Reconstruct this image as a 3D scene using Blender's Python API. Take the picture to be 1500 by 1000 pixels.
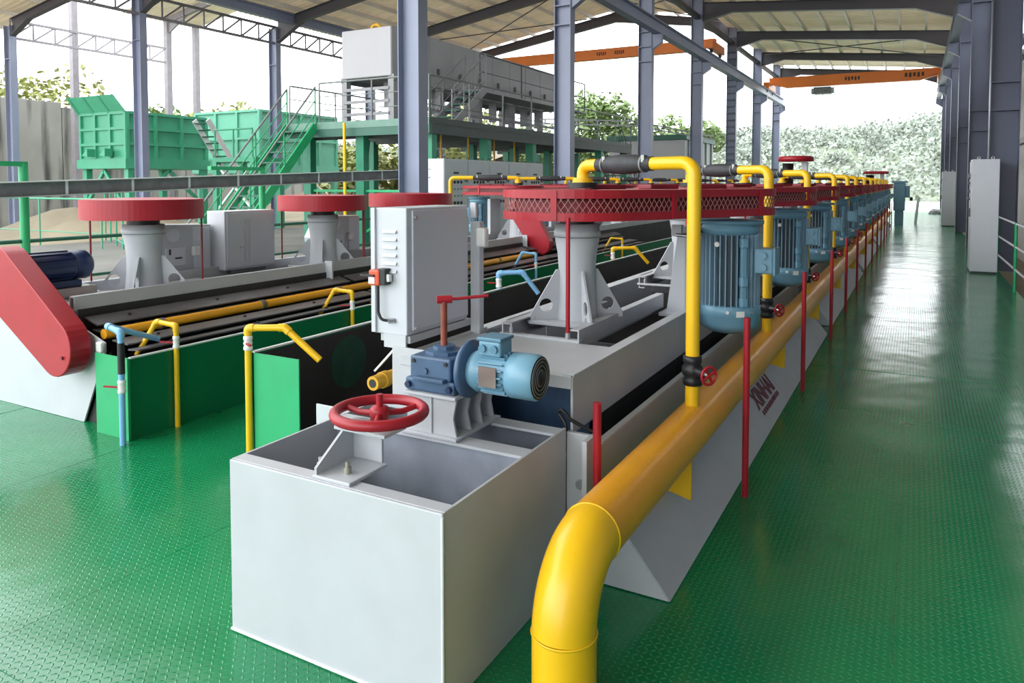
import bpy, math, random
from mathutils import Vector, Matrix
random.seed(7)
scene = bpy.context.scene
for o in list(bpy.data.objects): bpy.data.objects.remove(o)
COL = scene.collection
R = math.radians

# ------------------------------------------------------------------ camera, sky, sun, exposure
F_PX, HORIZON, VPX, PITCH = 1080.0, 268.0, 1342.0, R(2.5)
YAW = math.atan((VPX - 750.0) * math.cos(PITCH) / F_PX)
cam_d = bpy.data.cameras.new('camera'); cam = bpy.data.objects.new('camera', cam_d); COL.objects.link(cam)
cam.location = (0, 0, 1.6); cam.rotation_euler = (math.pi / 2 - PITCH, 0, YAW)
cam_d.sensor_width = 36.0; cam_d.lens = F_PX * 36.0 / 1500.0
cam_d.shift_y = -(500.0 - (HORIZON + F_PX * math.tan(PITCH))) / 1500.0
cam_d.clip_end = 2000; cam_d.clip_start = 0.05
scene.camera = cam
w = bpy.data.worlds.new('overcast_sky'); scene.world = w; w.use_nodes = True
bg = w.node_tree.nodes['Background']; bg.inputs[0].default_value = (0.93, 0.97, 1.0, 1); bg.inputs[1].default_value = 4.2
sun_d = bpy.data.lights.new('sun', 'SUN'); sun_d.energy = 0.6; sun_d.angle = R(45); sun_d.color = (1.0, 0.97, 0.92)
sun = bpy.data.objects.new('sun', sun_d); COL.objects.link(sun)
sun.rotation_euler = Vector((0.60, 0.74, -0.48)).to_track_quat('-Z', 'Y').to_euler()
vs = scene.view_settings
vs.view_transform = 'Standard'; vs.look = 'None'; vs.gamma = 1.0; vs.use_curve_mapping = False; vs.exposure = 0.12

# ------------------------------------------------------------------ materials
MATS = {}
def mat(name, col, rough=0.45, metal=0.0, var=0.06, scale=5.0, bump=0.0, bscale=40.0, streak=None, streak_amt=0.0, spec=0.5, sx=(1, 1, 1)):
    m = bpy.data.materials.new(name); m.use_nodes = True; nt = m.node_tree; N = nt.nodes; L = nt.links
    b = N['Principled BSDF']; b.inputs['Roughness'].default_value = rough; b.inputs['Metallic'].default_value = metal
    if 'Specular IOR Level' in b.inputs: b.inputs['Specular IOR Level'].default_value = spec
    tc = N.new('ShaderNodeTexCoord'); mp = N.new('ShaderNodeMapping'); mp.inputs['Scale'].default_value = sx
    L.new(tc.outputs['Object'], mp.inputs['Vector'])
    n = N.new('ShaderNodeTexNoise'); n.inputs['Scale'].default_value = scale; n.inputs['Detail'].default_value = 5
    L.new(mp.outputs[0], n.inputs['Vector'])
    r = N.new('ShaderNodeValToRGB'); r.color_ramp.elements[0].position = 0.3; r.color_ramp.elements[1].position = 0.7
    r.color_ramp.elements[0].color = [c * (1 - var) for c in col] + [1]; r.color_ramp.elements[1].color = [min(1, c * (1 + var)) for c in col] + [1]
    L.new(n.outputs['Fac'], r.inputs['Fac']); out = r.outputs['Color']
    if streak:
        mp2 = N.new('ShaderNodeMapping'); mp2.inputs['Scale'].default_value = (1.6, 1.6, 0.16); L.new(tc.outputs['Object'], mp2.inputs['Vector'])
        n2 = N.new('ShaderNodeTexNoise'); n2.inputs['Scale'].default_value = 1.0; n2.inputs['Detail'].default_value = 6; L.new(mp2.outputs[0], n2.inputs['Vector'])
        r2 = N.new('ShaderNodeValToRGB'); r2.color_ramp.elements[0].position = 0.52; r2.color_ramp.elements[1].position = 0.68
        r2.color_ramp.elements[0].color = (0, 0, 0, 1); r2.color_ramp.elements[1].color = (streak_amt,) * 3 + (1,)
        L.new(n2.outputs['Fac'], r2.inputs['Fac'])
        mx = N.new('ShaderNodeMix'); mx.data_type = 'RGBA'; L.new(r2.outputs['Color'], mx.inputs[0]); L.new(out, mx.inputs[6]); mx.inputs[7].default_value = (*streak, 1); out = mx.outputs[2]
    L.new(out, b.inputs['Base Color'])
    if bump:
        nb = N.new('ShaderNodeTexNoise'); nb.inputs['Scale'].default_value = bscale; nb.inputs['Detail'].default_value = 3; L.new(tc.outputs['Object'], nb.inputs['Vector'])
        bu = N.new('ShaderNodeBump'); bu.inputs['Strength'].default_value = bump; bu.inputs['Distance'].default_value = 0.01
        L.new(nb.outputs['Fac'], bu.inputs['Height']); L.new(bu.outputs['Normal'], b.inputs['Normal'])
    MATS[name] = m
    return m
mat('grey_paint', (0.47, 0.485, 0.51), 0.4, var=0.05, bump=0.03, bscale=25)
mat('grey_light', (0.51, 0.53, 0.565), 0.42, var=0.04, bump=0.02, bscale=25)
mat('grey_cabinet', (0.57, 0.59, 0.64), 0.38, var=0.02)
mat('grey_dark', (0.16, 0.165, 0.17), 0.5, var=0.2, scale=8, bump=0.1)
mat('steel_plank', (0.13, 0.125, 0.13), 0.42, metal=0.2, var=0.35, scale=7, bump=0.1, sx=(1, .3, 1))
mat('tank_inside', (0.30, 0.33, 0.39), 0.35, var=0.25, scale=4, streak=(.12, .12, .13), streak_amt=.6)
mat('rubber', (0.022, 0.020, 0.021), 0.55, var=0.3, scale=3)
mat('black', (0.012, 0.012, 0.013), 0.45, var=0.2)
mat('hose', (0.03, 0.032, 0.037), 0.6, var=0.25, scale=20, bump=0.2, bscale=60)
mat('yellow', (0.86, 0.50, 0.008), 0.32, var=0.05, scale=4, bump=0.03, bscale=15)
mat('yellow_main', (0.86, 0.39, 0.018), 0.3, var=0.08, scale=3, bump=0.03, bscale=10)
mat('yellow_roller', (0.62, 0.33, 0.02), 0.5, var=0.25, scale=9, bump=0.1)
mat('red', (0.37, 0.008, 0.020), 0.42, var=0.08, scale=5, bump=0.02, bscale=12)
mat('red_dark', (0.22, 0.012, 0.022), 0.45, var=0.15)
mat('red_brown', (0.25, 0.055, 0.03), 0.55, var=0.25, scale=20)
mat('motor_light', (0.155, 0.325, 0.44), 0.38, var=0.06)
mat('motor_blue', (0.10, 0.235, 0.34), 0.38, var=0.08)
mat('motor_core', (0.03, 0.06, 0.08), 0.5, var=0.1)  # body darkened so shade between the fins is in its colour
mat('red_wire', (0.42, 0.17, 0.16), 0.45, var=0.1)
mat('motor_fin', (0.24, 0.37, 0.47), 0.4, var=0.08)
mat('gear_blue', (0.055, 0.11, 0.20), 0.42, var=0.15, scale=12)
mat('navy', (0.015, 0.032, 0.095), 0.4, var=0.15)
mat('water_pipe_blue', (0.20, 0.45, 0.72), 0.35, var=0.05)
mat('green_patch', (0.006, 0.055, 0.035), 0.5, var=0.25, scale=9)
mat('green_launder', (0.005, 0.145, 0.058), 0.3, var=0.1, scale=3)  # darker than the front plates: shade on the side walls painted in
mat('green_rail', (0.02, 0.36, 0.14), 0.4, var=0.08)
mat('green_plat', (0.03, 0.12, 0.085), 0.5, var=0.12, scale=2)
mat('green_leg', (0.015, 0.22, 0.12), 0.45, var=0.1)
mat('rail_grey', (0.17, 0.20, 0.19), 0.5, var=0.1)
mat('mint', (0.05, 0.34, 0.195), 0.5, var=0.07, scale=1.5)
mat('mint_pale', (0.13, 0.44, 0.30), 0.5, var=0.06, scale=1.5)
mat('edge_white', (0.72, 0.74, 0.74), 0.4, var=0.03)
mat('white', (0.8, 0.8, 0.78), 0.45, var=0.03)
mat('steel', (0.55, 0.56, 0.58), 0.3, metal=0.8, var=0.1)
mat('steel_bolt', (0.45, 0.43, 0.36), 0.35, metal=0.7, var=0.15)
mat('column_shaded', (0.085, 0.095, 0.145), 0.42, var=0.07, scale=1.2)  # column_blue darkened: the right row's shade is put into its colour
mat('column_blue', (0.22, 0.245, 0.345), 0.42, var=0.07, scale=1.2)
mat('rafter_dark', (0.075, 0.070, 0.085), 0.5, var=0.1, scale=1)
mat('fascia', (0.13, 0.25, 0.20), 0.5, var=0.1)
mat('plat_shade', (0.045, 0.065, 0.06), 0.55, var=0.1)  # platform tone darkened, shade of its side and underside in the colour
mat('purlin', (0.66, 0.61, 0.56), 0.5, var=0.1, scale=1)
rsm = mat('roof_sheet', (0.84, 0.76, 0.65), 0.6, var=0.12, scale=.7, sx=(1, 3, 1))
_n = rsm.node_tree.nodes; _t = _n.new('ShaderNodeBsdfTranslucent'); _t.inputs[0].default_value = (.85, .76, .62, 1); _x = _n.new('ShaderNodeMixShader'); _x.inputs[0].default_value = 0.17
rsm.node_tree.links.new(_n['Principled BSDF'].outputs[0], _x.inputs[1]); rsm.node_tree.links.new(_t.outputs[0], _x.inputs[2]); rsm.node_tree.links.new(_x.outputs[0], _n['Material Output'].inputs[0])
mat('truss_grey', (0.22, 0.20, 0.22), 0.5, var=0.1)
mat('crane_orange', (0.78, 0.19, 0.02), 0.42, var=0.07, scale=1)
mat('deck_concrete', (0.17, 0.165, 0.15), 0.8, var=0.2, scale=.8)
mat('concrete', (0.23, 0.225, 0.205), 0.85, var=0.12, scale=.6, bump=0.3, bscale=4, streak=(.03, .03, .03), streak_amt=.9)
mat('filter_grey', (0.29, 0.295, 0.31), 0.55, var=0.06, scale=1)
mat('filter_white', (0.42, 0.42, 0.44), 0.55, var=0.03, scale=1)
mat('sand', (0.23, 0.195, 0.135), 0.9, var=0.3, scale=.35, bump=0.5, bscale=3)
mat('log_wood', (0.42, 0.34, 0.22), 0.85, var=0.25, scale=6)
mat('leaf_yellow', (0.25, 0.27, 0.085), 0.7, var=0.35, scale=1.2)
mat('leaf_green', (0.14, 0.21, 0.065), 0.7, var=0.4, scale=1.0)
mat('forest', (0.26, 0.295, 0.25), 0.9, var=0.55, scale=0.3)  # leaf colour paled to carry the distance haze
mat('hill_soil', (0.16, 0.19, 0.13), 0.95, var=0.3, scale=0.1)
mat('bark', (0.16, 0.12, 0.09), 0.9, var=0.2)
mat('wall_shade', (0.15, 0.165, 0.20), 0.6, var=0.08, scale=1)
mat('wall_pale', (0.62, 0.61, 0.58), 0.7, var=0.05, scale=1)
mat('label_red', (0.16, 0.012, 0.035), 0.5, var=0.1)
mat('ink', (0.05, 0.03, 0.02), 0.6)
mat('bronze_plate', (0.36, 0.30, 0.27), 0.28, metal=0.7, var=0.1)
mat('orange_switch', (0.70, 0.09, 0.035), 0.4, var=0.05)

def tread_floor():
    m = bpy.data.materials.new('tread_floor'); m.use_nodes = True; nt = m.node_tree; N = nt.nodes; L = nt.links
    b = N['Principled BSDF']
    g = N.new('ShaderNodeNewGeometry')
    def V(op, a, bv=None):
        x = N.new('ShaderNodeVectorMath'); x.operation = op; L.new(a, x.inputs[0])
        if bv is not None: x.inputs[1].default_value = bv
        return x.outputs[0]
    def M(op, a, c=None, d=None):
        x = N.new('ShaderNodeMath'); x.operation = op
        for i, q in enumerate((a, c, d)):
            if q is None: continue
            if isinstance(q, (int, float)): x.inputs[i].default_value = q
            else: L.new(q, x.inputs[i])
        return x.outputs[0]
    s = 0.024
    p = V('MULTIPLY', g.outputs['Position'], (1 / s, 1 / s, 0))
    fl = V('FLOOR', p); fr = V('FRACTION', p)
    sf = N.new('ShaderNodeSeparateXYZ'); L.new(fl, sf.inputs[0]); sr = N.new('ShaderNodeSeparateXYZ'); L.new(fr, sr.inputs[0])
    par = M('MODULO', M('ABSOLUTE', M('ADD', sf.outputs[0], sf.outputs[1])), 2.0)
    sg = M('SUBTRACT', M('MULTIPLY', par, 2.0), 1.0)
    fx = M('SUBTRACT', sr.outputs[0], 0.5); fy = M('MULTIPLY', M('SUBTRACT', sr.outputs[1], 0.5), sg)
    u = M('MULTIPLY', M('ADD', fx, fy), 0.707 / 0.50); v = M('MULTIPLY', M('SUBTRACT', fx, fy), 0.707 / 0.17)
    d = M('SQRT', M('ADD', M('MULTIPLY', u, u), M('MULTIPLY', v, v)))
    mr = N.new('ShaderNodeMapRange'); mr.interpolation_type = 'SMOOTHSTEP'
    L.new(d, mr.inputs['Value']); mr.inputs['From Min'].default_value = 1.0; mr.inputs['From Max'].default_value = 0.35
    n2 = N.new('ShaderNodeTexNoise'); n2.inputs['Scale'].default_value = 1.6; n2.inputs['Detail'].default_value = 2; L.new(g.outputs['Position'], n2.inputs['Vector'])
    b2 = N.new('ShaderNodeBump'); b2.inputs['Strength'].default_value = 0.30; b2.inputs['Distance'].default_value = 0.035; L.new(n2.outputs['Fac'], b2.inputs['Height'])
    bu = N.new('ShaderNodeBump'); bu.inputs['Strength'].default_value = 0.8; bu.inputs['Distance'].default_value = 0.003
    L.new(mr.outputs[0], bu.inputs['Height']); L.new(b2.outputs['Normal'], bu.inputs['Normal']); L.new(bu.outputs['Normal'], b.inputs['Normal'])
    n = N.new('ShaderNodeTexNoise'); n.inputs['Scale'].default_value = 0.9; n.inputs['Detail'].default_value = 6; L.new(g.outputs['Position'], n.inputs['Vector'])
    r = N.new('ShaderNodeValToRGB'); r.color_ramp.elements[0].position = 0.3; r.color_ramp.elements[1].position = 0.75
    r.color_ramp.elements[0].color = (0.004, 0.175, 0.062, 1); r.color_ramp.elements[1].color = (0.006, 0.265, 0.092, 1)
    L.new(n.outputs['Fac'], r.inputs['Fac'])
    n3 = N.new('ShaderNodeTexNoise'); n3.inputs['Scale'].default_value = 7; n3.inputs['Detail'].default_value = 8; n3.inputs['Roughness'].default_value = 0.7; L.new(g.outputs['Position'], n3.inputs['Vector'])
    r3 = N.new('ShaderNodeValToRGB'); r3.color_ramp.elements[0].position = 0.70; r3.color_ramp.elements[1].position = 0.76
    r3.color_ramp.elements[0].color = (0, 0, 0, 1); r3.color_ramp.elements[1].color = (.5, .5, .5, 1); L.new(n3.outputs['Fac'], r3.inputs['Fac'])
    mx = N.new('ShaderNodeMix'); mx.data_type = 'RGBA'; L.new(r3.outputs[0], mx.inputs[0]); L.new(r.outputs[0], mx.inputs[6]); mx.inputs[7].default_value = (.16, .36, .24, 1)
    glint_mix = N.new('ShaderNodeMix'); glint_mix.data_type = 'RGBA'; L.new(M('MULTIPLY', mr.outputs[0], 0.38), glint_mix.inputs[0]); L.new(mx.outputs[2], glint_mix.inputs[6]); glint_mix.inputs[7].default_value = (.045, .46, .21, 1)  # raised marks get a lighter green, painting highlights onto the tread
    L.new(glint_mix.outputs[2], b.inputs['Base Color'])
    rr = N.new('ShaderNodeMapRange'); L.new(n.outputs['Fac'], rr.inputs['Value']); rr.inputs['To Min'].default_value = 0.10; rr.inputs['To Max'].default_value = 0.22
    L.new(rr.outputs[0], b.inputs['Roughness'])
    MATS['tread_floor'] = m
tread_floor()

# ------------------------------------------------------------------ mesh builder
class MB:
    def __init__(s): s.v = []; s.f = []; s.sm = []
    def add(s, vs, fs, smooth=False):
        k = len(s.v); s.v += [Vector(p) for p in vs]
        for f in fs: s.f.append([i + k for i in f]); s.sm.append(smooth)
        return s
    def box(s, x0, x1, y0, y1, z0, z1):
        return s.add([(x0, y0, z0), (x1, y0, z0), (x1, y1, z0), (x0, y1, z0), (x0, y0, z1), (x1, y0, z1), (x1, y1, z1), (x0, y1, z1)],
                     [(0, 3, 2, 1), (4, 5, 6, 7), (0, 1, 5, 4), (1, 2, 6, 5), (2, 3, 7, 6), (3, 0, 4, 7)])
    def obox(s, c, size, rz=0.0, M=None):
        hx, hy, hz = [q / 2 for q in size]; rot = M if M is not None else Matrix.Rotation(rz, 3, 'Z'); c = Vector(c)
        pts = [c + rot @ Vector(p) for p in [(-hx, -hy, -hz), (hx, -hy, -hz), (hx, hy, -hz), (-hx, hy, -hz), (-hx, -hy, hz), (hx, -hy, hz), (hx, hy, hz), (-hx, hy, hz)]]
        return s.add(pts, [(0, 3, 2, 1), (4, 5, 6, 7), (0, 1, 5, 4), (1, 2, 6, 5), (2, 3, 7, 6), (3, 0, 4, 7)])
    def bar(s, a, b, wd, ht, up=(0, 0, 1)):
        a = Vector(a); b = Vector(b); d = (b - a); ln = d.length; d.normalize(); up = Vector(up)
        if abs(d.dot(up)) > 0.98: up = Vector((1, 0, 0))
        sd = d.cross(up).normalized(); u2 = sd.cross(d)
        M = Matrix((sd, d, u2)).transposed()
        return s.obox((a + b) / 2, (wd, ln, ht), M=M)
    def cyl(s, a, b, r0, r1=None, n=16, caps=True):
        r1 = r0 if r1 is None else r1; a = Vector(a); b = Vector(b); d = (b - a).normalized()
        t = Vector((0, 0, 1)) if abs(d.z) < 0.9 else Vector((1, 0, 0)); e1 = d.cross(t).normalized(); e2 = d.cross(e1)
        ring = [e1 * math.cos(2 * math.pi * i / n) + e2 * math.sin(2 * math.pi * i / n) for i in range(n)]
        A = [a + q * r0 for q in ring]; B = [b + q * r1 for q in ring]
        s.add(A + B, [(i, (i + 1) % n, n + (i + 1) % n, n + i)[::-1] for i in range(n)], True)
        if caps:
            s.add(A, [tuple(range(n))]); s.add(B, [tuple(range(n))[::-1]])
        return s
    def tube(s, pts, r, n=12, caps=True):
        pts = [Vector(p) for p in pts]; rs = r if isinstance(r, (list, tuple)) else [r] * len(pts)
        rings = []; e1 = None
        for i, p in enumerate(pts):
            if i == 0: d = pts[1] - p
            elif i == len(pts) - 1: d = p - pts[i - 1]
            else: d = (pts[i + 1] - p).normalized() + (p - pts[i - 1]).normalized()
            d.normalize()
            if e1 is None:
                t = Vector((0, 0, 1)) if abs(d.z) < 0.9 else Vector((1, 0, 0)); e1 = d.cross(t).normalized()
            else: e1 = (e1 - d * e1.dot(d)).normalized()
            e2 = d.cross(e1)
            rings.append([p + (e1 * math.cos(2 * math.pi * k / n) + e2 * math.sin(2 * math.pi * k / n)) * rs[i] for k in range(n)])
        vs = [q for rg in rings for q in rg]; fs = []
        for i in range(len(pts) - 1):
            for k in range(n): fs.append((i * n + k, i * n + (k + 1) % n, (i + 1) * n + (k + 1) % n, (i + 1) * n + k)[::-1])
        s.add(vs, fs, True)
        if caps: s.add(rings[0], [tuple(range(n))]); s.add(rings[-1], [tuple(range(n))[::-1]])
        return s
    def lathe(s, c, prof, n=24, axis='z', smooth=True):
        c = Vector(c); vs = []
        for (r, z) in prof:
            for k in range(n):
                a = 2 * math.pi * k / n; x, y = r * math.cos(a), r * math.sin(a)
                vs.append(c + (Vector((x, y, z)) if axis == 'z' else Vector((z, x, y)) if axis == 'x' else Vector((y, z, x))))
        fs = [(i * n + k, i * n + (k + 1) % n, (i + 1) * n + (k + 1) % n, (i + 1) * n + k) for i in range(len(prof) - 1) for k in range(n)]
        return s.add(vs, fs, smooth)
    def torus(s, c, R_, r, axis='z', n=32, m=10, M=None):
        vs = []
        for i in range(n):
            a = 2 * math.pi * i / n
            for j in range(m):
                b = 2 * math.pi * j / m; q = Vector(((R_ + r * math.cos(b)) * math.cos(a), (R_ + r * math.cos(b)) * math.sin(a), r * math.sin(b)))
                if M is not None: q = M @ q
                elif axis == 'x': q = Vector((q.z, q.x, q.y))
                elif axis == 'y': q = Vector((q.y, q.z, q.x))
                vs.append(Vector(c) + q)
        return s.add(vs, [(i * m + j, ((i + 1) % n) * m + j, ((i + 1) % n) * m + (j + 1) % m, i * m + (j + 1) % m) for i in range(n) for j in range(m)], True)
    def prism(s, poly, a0, a1, plane='xz'):
        # poly in the plane, extruded along the third axis from a0 to a1
        def P(p, a):
            return (p[0], a, p[1]) if plane == 'xz' else (a, p[0], p[1]) if plane == 'yz' else (p[0], p[1], a)
        n = len(poly)
        return s.add([P(p, a0) for p in poly] + [P(p, a1) for p in poly], [tuple(range(n))[::-1], tuple(range(n, 2 * n))] + [(i, (i + 1) % n, n + (i + 1) % n, n + i) for i in range(n)])
    def ring_band(s, outer, inner, z0, z1):
        n = len(outer)
        vs = [(p[0], p[1], z0) for p in outer] + [(p[0], p[1], z1) for p in outer] + [(p[0], p[1], z0) for p in inner] + [(p[0], p[1], z1) for p in inner]
        fs = []
        for i in range(n):
            j = (i + 1) % n
            fs += [(i, j, n + j, n + i), (2 * n + j, 2 * n + i, 3 * n + i, 3 * n + j), (n + i, n + j, 3 * n + j, 3 * n + i), (j, i, 2 * n + i, 2 * n + j)]
        return s.add(vs, fs)

def obj(name, mb, material, loc, parent=None, bevel=0.0):
    loc = Vector(loc)
    me = bpy.data.meshes.new(name); me.from_pydata([tuple(v - loc) for v in mb.v], [], mb.f); me.update()
    me.polygons.foreach_set('use_smooth', mb.sm)
    import_bm(me)
    me.materials.append(MATS[material])
    o = bpy.data.objects.new(name, me); COL.objects.link(o)
    if parent: o.parent = parent
    else: o.location = loc
    if bevel:
        bv = o.modifiers.new('bevel', 'BEVEL'); bv.width = bevel; bv.segments = 2; bv.limit_method = 'ANGLE'; bv.angle_limit = R(40)
    return o
import bmesh
def import_bm(me):
    bm = bmesh.new(); bm.from_mesh(me); bmesh.ops.recalc_face_normals(bm, faces=bm.faces); bm.to_mesh(me); bm.free()

def thing(name, label, cat, loc, group=None, kind=None):
    o = bpy.data.objects.new(name, None); o.empty_display_size = 0.1; COL.objects.link(o); o.location = loc
    o['label'] = label; o['category'] = cat
    if group: o['group'] = group
    if kind: o['kind'] = kind
    return o
def root_loc(o):
    while o.parent: o = o.parent
    return o.location
def part(name, mb, material, parent, bevel=0.0, label=None, kind=None):
    o = obj(name, mb, material, root_loc(parent), parent, bevel)
    if label: o['label'] = label
    if kind: o['kind'] = kind
    return o
def single(name, mb, material, loc, label, cat, group=None, bevel=0.0, kind=None):
    o = obj(name, mb, material, loc, None, bevel); o['label'] = label; o['category'] = cat
    if group: o['group'] = group
    if kind: o['kind'] = kind
    return o
def structure(name, mb, material, loc=(0, 0, 0), parent=None, bevel=0.0):
    o = obj(name, mb, material, loc if parent is None else root_loc(parent), parent, bevel)
    if parent is None: o['kind'] = 'structure'
    return o
def struct_root(name, loc=(0, 0, 0)):
    o = bpy.data.objects.new(name, None); o.empty_display_size = 0.1; COL.objects.link(o); o.location = loc; o['kind'] = 'structure'; return o
def copy_tree(o, parent=None):
    c = o.copy(); COL.objects.link(c); c.parent = parent
    for ch in list(o.children): copy_tree(ch, c)
    return c
def dup(o, loc, label, group=None):
    c = copy_tree(o); c.location = loc; c['label'] = label
    if group: c['group'] = group
    return c
def share(o, name_loc, parent):
    c = o.copy(); COL.objects.link(c); c.parent = parent; c.location = name_loc; return c
ORD = ['first', 'second', 'third', 'fourth', 'fifth', 'sixth', 'seventh', 'eighth', 'ninth', 'tenth', 'eleventh', 'twelfth', 'thirteenth', 'fourteenth', 'fifteenth', 'sixteenth']

def fillet(pts, rad, n=6):
    pts = [Vector(p) for p in pts]; out = [pts[0]]
    for i in range(1, len(pts) - 1):
        a, b, c = pts[i - 1], pts[i], pts[i + 1]; d1 = (a - b).normalized(); d2 = (c - b).normalized()
        ang = d1.angle(d2)
        t = min(rad / math.tan(ang / 2), (a - b).length * .49, (c - b).length * .49)
        p0 = b + d1 * t; p1 = b + d2 * t
        for k in range(n + 1):
            u = k / n; out.append(p0 * (1 - u) ** 2 + b * 2 * u * (1 - u) + p1 * u ** 2)
    out.append(pts[-1]); return out
def hull(c1, r1, c2, r2, n=24):
    c1 = Vector(c1[:2]); c2 = Vector(c2[:2]); d = c2 - c1; L = d.length; th = math.atan2(d.y, d.x); al = math.acos(max(-1, min(1, (r1 - r2) / L)))
    pts = []
    for k in range(n + 1):
        a = th + al + (2 * math.pi - 2 * al) * k / n; pts.append((c1.x + r1 * math.cos(a), c1.y + r1 * math.sin(a)))
    # straight side subdivided, then small arc
    m = max(6, n // 2)
    for k in range(m + 1):
        a = th - al + 2 * al * k / m; pts.append((c2.x + r2 * math.cos(a), c2.y + r2 * math.sin(a)))
    return pts
def hexbolt(mb, p, r=0.012, h=0.02, axis=(0, 0, 1)):
    p = Vector(p); a = Vector(axis); mb.cyl(p, p + a * h, r, n=6); mb.cyl(p + a * h, p + a * h * 1.8, r * .55, n=8); return mb

# ================================================================== SETTING: floor, ground, hill, roofs, columns
FX0, FX1, FY0, FY1 = -8.3, 1.34, -3.0, 46.0
floor = struct_root('floor', (0, 0, 0))
NXP, LYP = 7, 1.42
wx = (FX1 - FX0) / NXP
pl = MB().box(-wx / 2 + .0006, wx / 2 - .0006, -LYP / 2 + .0006, LYP / 2 - .0006, -0.012, 0.0)
proto_plate = None; rnd = random.Random(3); y = FY0 + LYP / 2; row = 0
while y < FY1:
    for i in range(NXP):
        x = FX0 + wx * (i + .5)
        if proto_plate is None:
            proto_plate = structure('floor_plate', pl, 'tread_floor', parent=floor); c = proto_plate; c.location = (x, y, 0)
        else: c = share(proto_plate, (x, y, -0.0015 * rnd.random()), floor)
        c.rotation_euler = (R(rnd.uniform(-.09, .09)), R(rnd.uniform(-.03, .03)), 0)
    y += LYP; row += 1
part('subfloor', MB().box(FX0, FX1, FY0, FY1, -0.30, -0.02), 'grey_dark', floor)
# curb plates closing the row ends are built with the rows
gm = MB(); gx = [-160, -60, -40, -30, -22, -15, FX0 - .2, FX1 + .4, 6, 30, 90]; gy = [-30, -10, 0, 10, 20, 30, 46, 60, 90, 130]
nx, ny = len(gx), len(gy)
gm.add([(a, b, -0.55 + (.12 * math.sin(a * .7) * math.cos(b * .5) if a < -12 else 0)) for b in gy for a in gx], [(j * nx + i, j * nx + i + 1, (j + 1) * nx + i + 1, (j + 1) * nx + i) for j in range(ny - 1) for i in range(nx - 1)], True)
structure('ground', gm, 'sand')
# pale concrete apron past the far end of the floor
structure('ground_apron', MB().box(-9, 8, 46.05, 75, -0.30, -0.05), 'wall_pale')
# right-hand wall of the hall (pale cladding behind the columns, unseen dark stretch nearer)
wr = struct_root('wall_right', (2.6, 0, -.55))
for (xg, zg) in ((1.78, 2.35), (1.78, 4.05), (1.78, 4.35), (1.78, 5.4)): part('girt', MB().box(xg - .05, xg + .05, 13.0, 46.2, zg, zg + .10), 'filter_grey', wr)
for k in range(11):
    part('cladding_sheet', MB().box(2.6, 2.68, -10 + 2.4 * k + .006, -7.6 + 2.4 * k - .006, -0.55, 7.3), 'wall_shade', wr)  # added out of view, dark so less light reaches right-facing sides
for k in range(14):
    part('cladding_sheet', MB().box(2.6, 2.68, 16.4 + 2.4 * k + .006, 18.8 + 2.4 * k - .006, -0.55, 5.2), 'wall_pale', wr)
# hill
hm = MB(); hx = [-230 + 6 * i for i in range(56)]; hy = [88 + 6 * j for j in range(20)]
def hill_h(x, y):
    t = max(0, min(1, (y - 88) / 62.0)); t = t * t * (3 - 2 * t)
    top = 8.6 + 2.6 * math.exp(-((x + 12) / 30.0) ** 2) + 1.2 * math.sin(x * .045 + 1) + 1.2 * math.sin(x * .13)
    return -0.6 + t * top
hm.add([(a, b, hill_h(a, b)) for b in hy for a in hx], [(j * 56 + i, j * 56 + i + 1, (j + 1) * 56 + i + 1, (j + 1) * 56 + i) for j in range(19) for i in range(55)], True)
structure('hill', hm, 'hill_soil')
# forest on the hill: nobody could count it
def ico(sub=1):
    bm = bmesh.new(); bmesh.ops.create_icosphere(bm, subdivisions=sub, radius=1.0); bm.verts.index_update()
    r = ([v.co.copy() for v in bm.verts], [[v.index for v in f.verts] for f in bm.faces]); bm.free(); return r
rf = random.Random(11); fm = MB()
for k in range(2600):
    x = rf.uniform(-150, 30); yy = 92 + 62 * rf.random() ** .8; s = rf.uniform(.8, 1.9); z = hill_h(x, yy) + s * .7
    for q in range(34):
        d = Vector((rf.gauss(0, 1), rf.gauss(0, 1), rf.gauss(0, .9))).normalized() * s * rf.uniform(.6, 1.0)
        a = Vector((rf.uniform(-1, 1), rf.uniform(-1, 1), rf.uniform(-1, 1))).normalized(); b = a.orthogonal().normalized(); p = Vector((x, yy, z)) + d; e = rf.uniform(.16, .40)
        fm.add([p - a * e, p + b * e * .7, p + a * e, p - b * e * .7], [(0, 1, 2, 3)])
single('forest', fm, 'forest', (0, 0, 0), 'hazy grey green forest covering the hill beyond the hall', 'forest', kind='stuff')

# ---------------- steel columns, I-section with the web along X
GY = [16 + 6 * k for k in range(6)]
def icolumn(name, x, y, z0, z1, dep, wid, label, group, material='column_blue', plates=(), corbel=0, loc_z=None):
    t = thing(name, label, 'column', (x, y, z0), group)
    part('web', MB().box(x - dep / 2 + .014, x + dep / 2 - .014, y - .006, y + .006, z0, z1), material, t)
    part('flange', MB().box(x - dep / 2, x - dep / 2 + .016, y - wid / 2, y + wid / 2, z0, z1), material, t)
    part('flange', MB().box(x + dep / 2 - .016, x + dep / 2, y - wid / 2, y + wid / 2, z0, z1), material, t)
    for z in plates: part('stiffener', MB().box(x - dep / 2 + .016, x + dep / 2 - .016, y - wid / 2 + .01, y + wid / 2 - .01, z, z + .02), material, t)
    if corbel:
        s = 1 if corbel > 0 else -1; xa = x + s * dep / 2; zc = abs(corbel)
        part('corbel', MB().prism([(xa, zc - .45), (xa + s * .30, zc - .25), (xa + s * .30, zc), (xa, zc)], y - .09, y + .09), material, t)
    return t
MIDX, RX, LX = -7.35, 1.37, -23.1
mid0 = None
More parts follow.
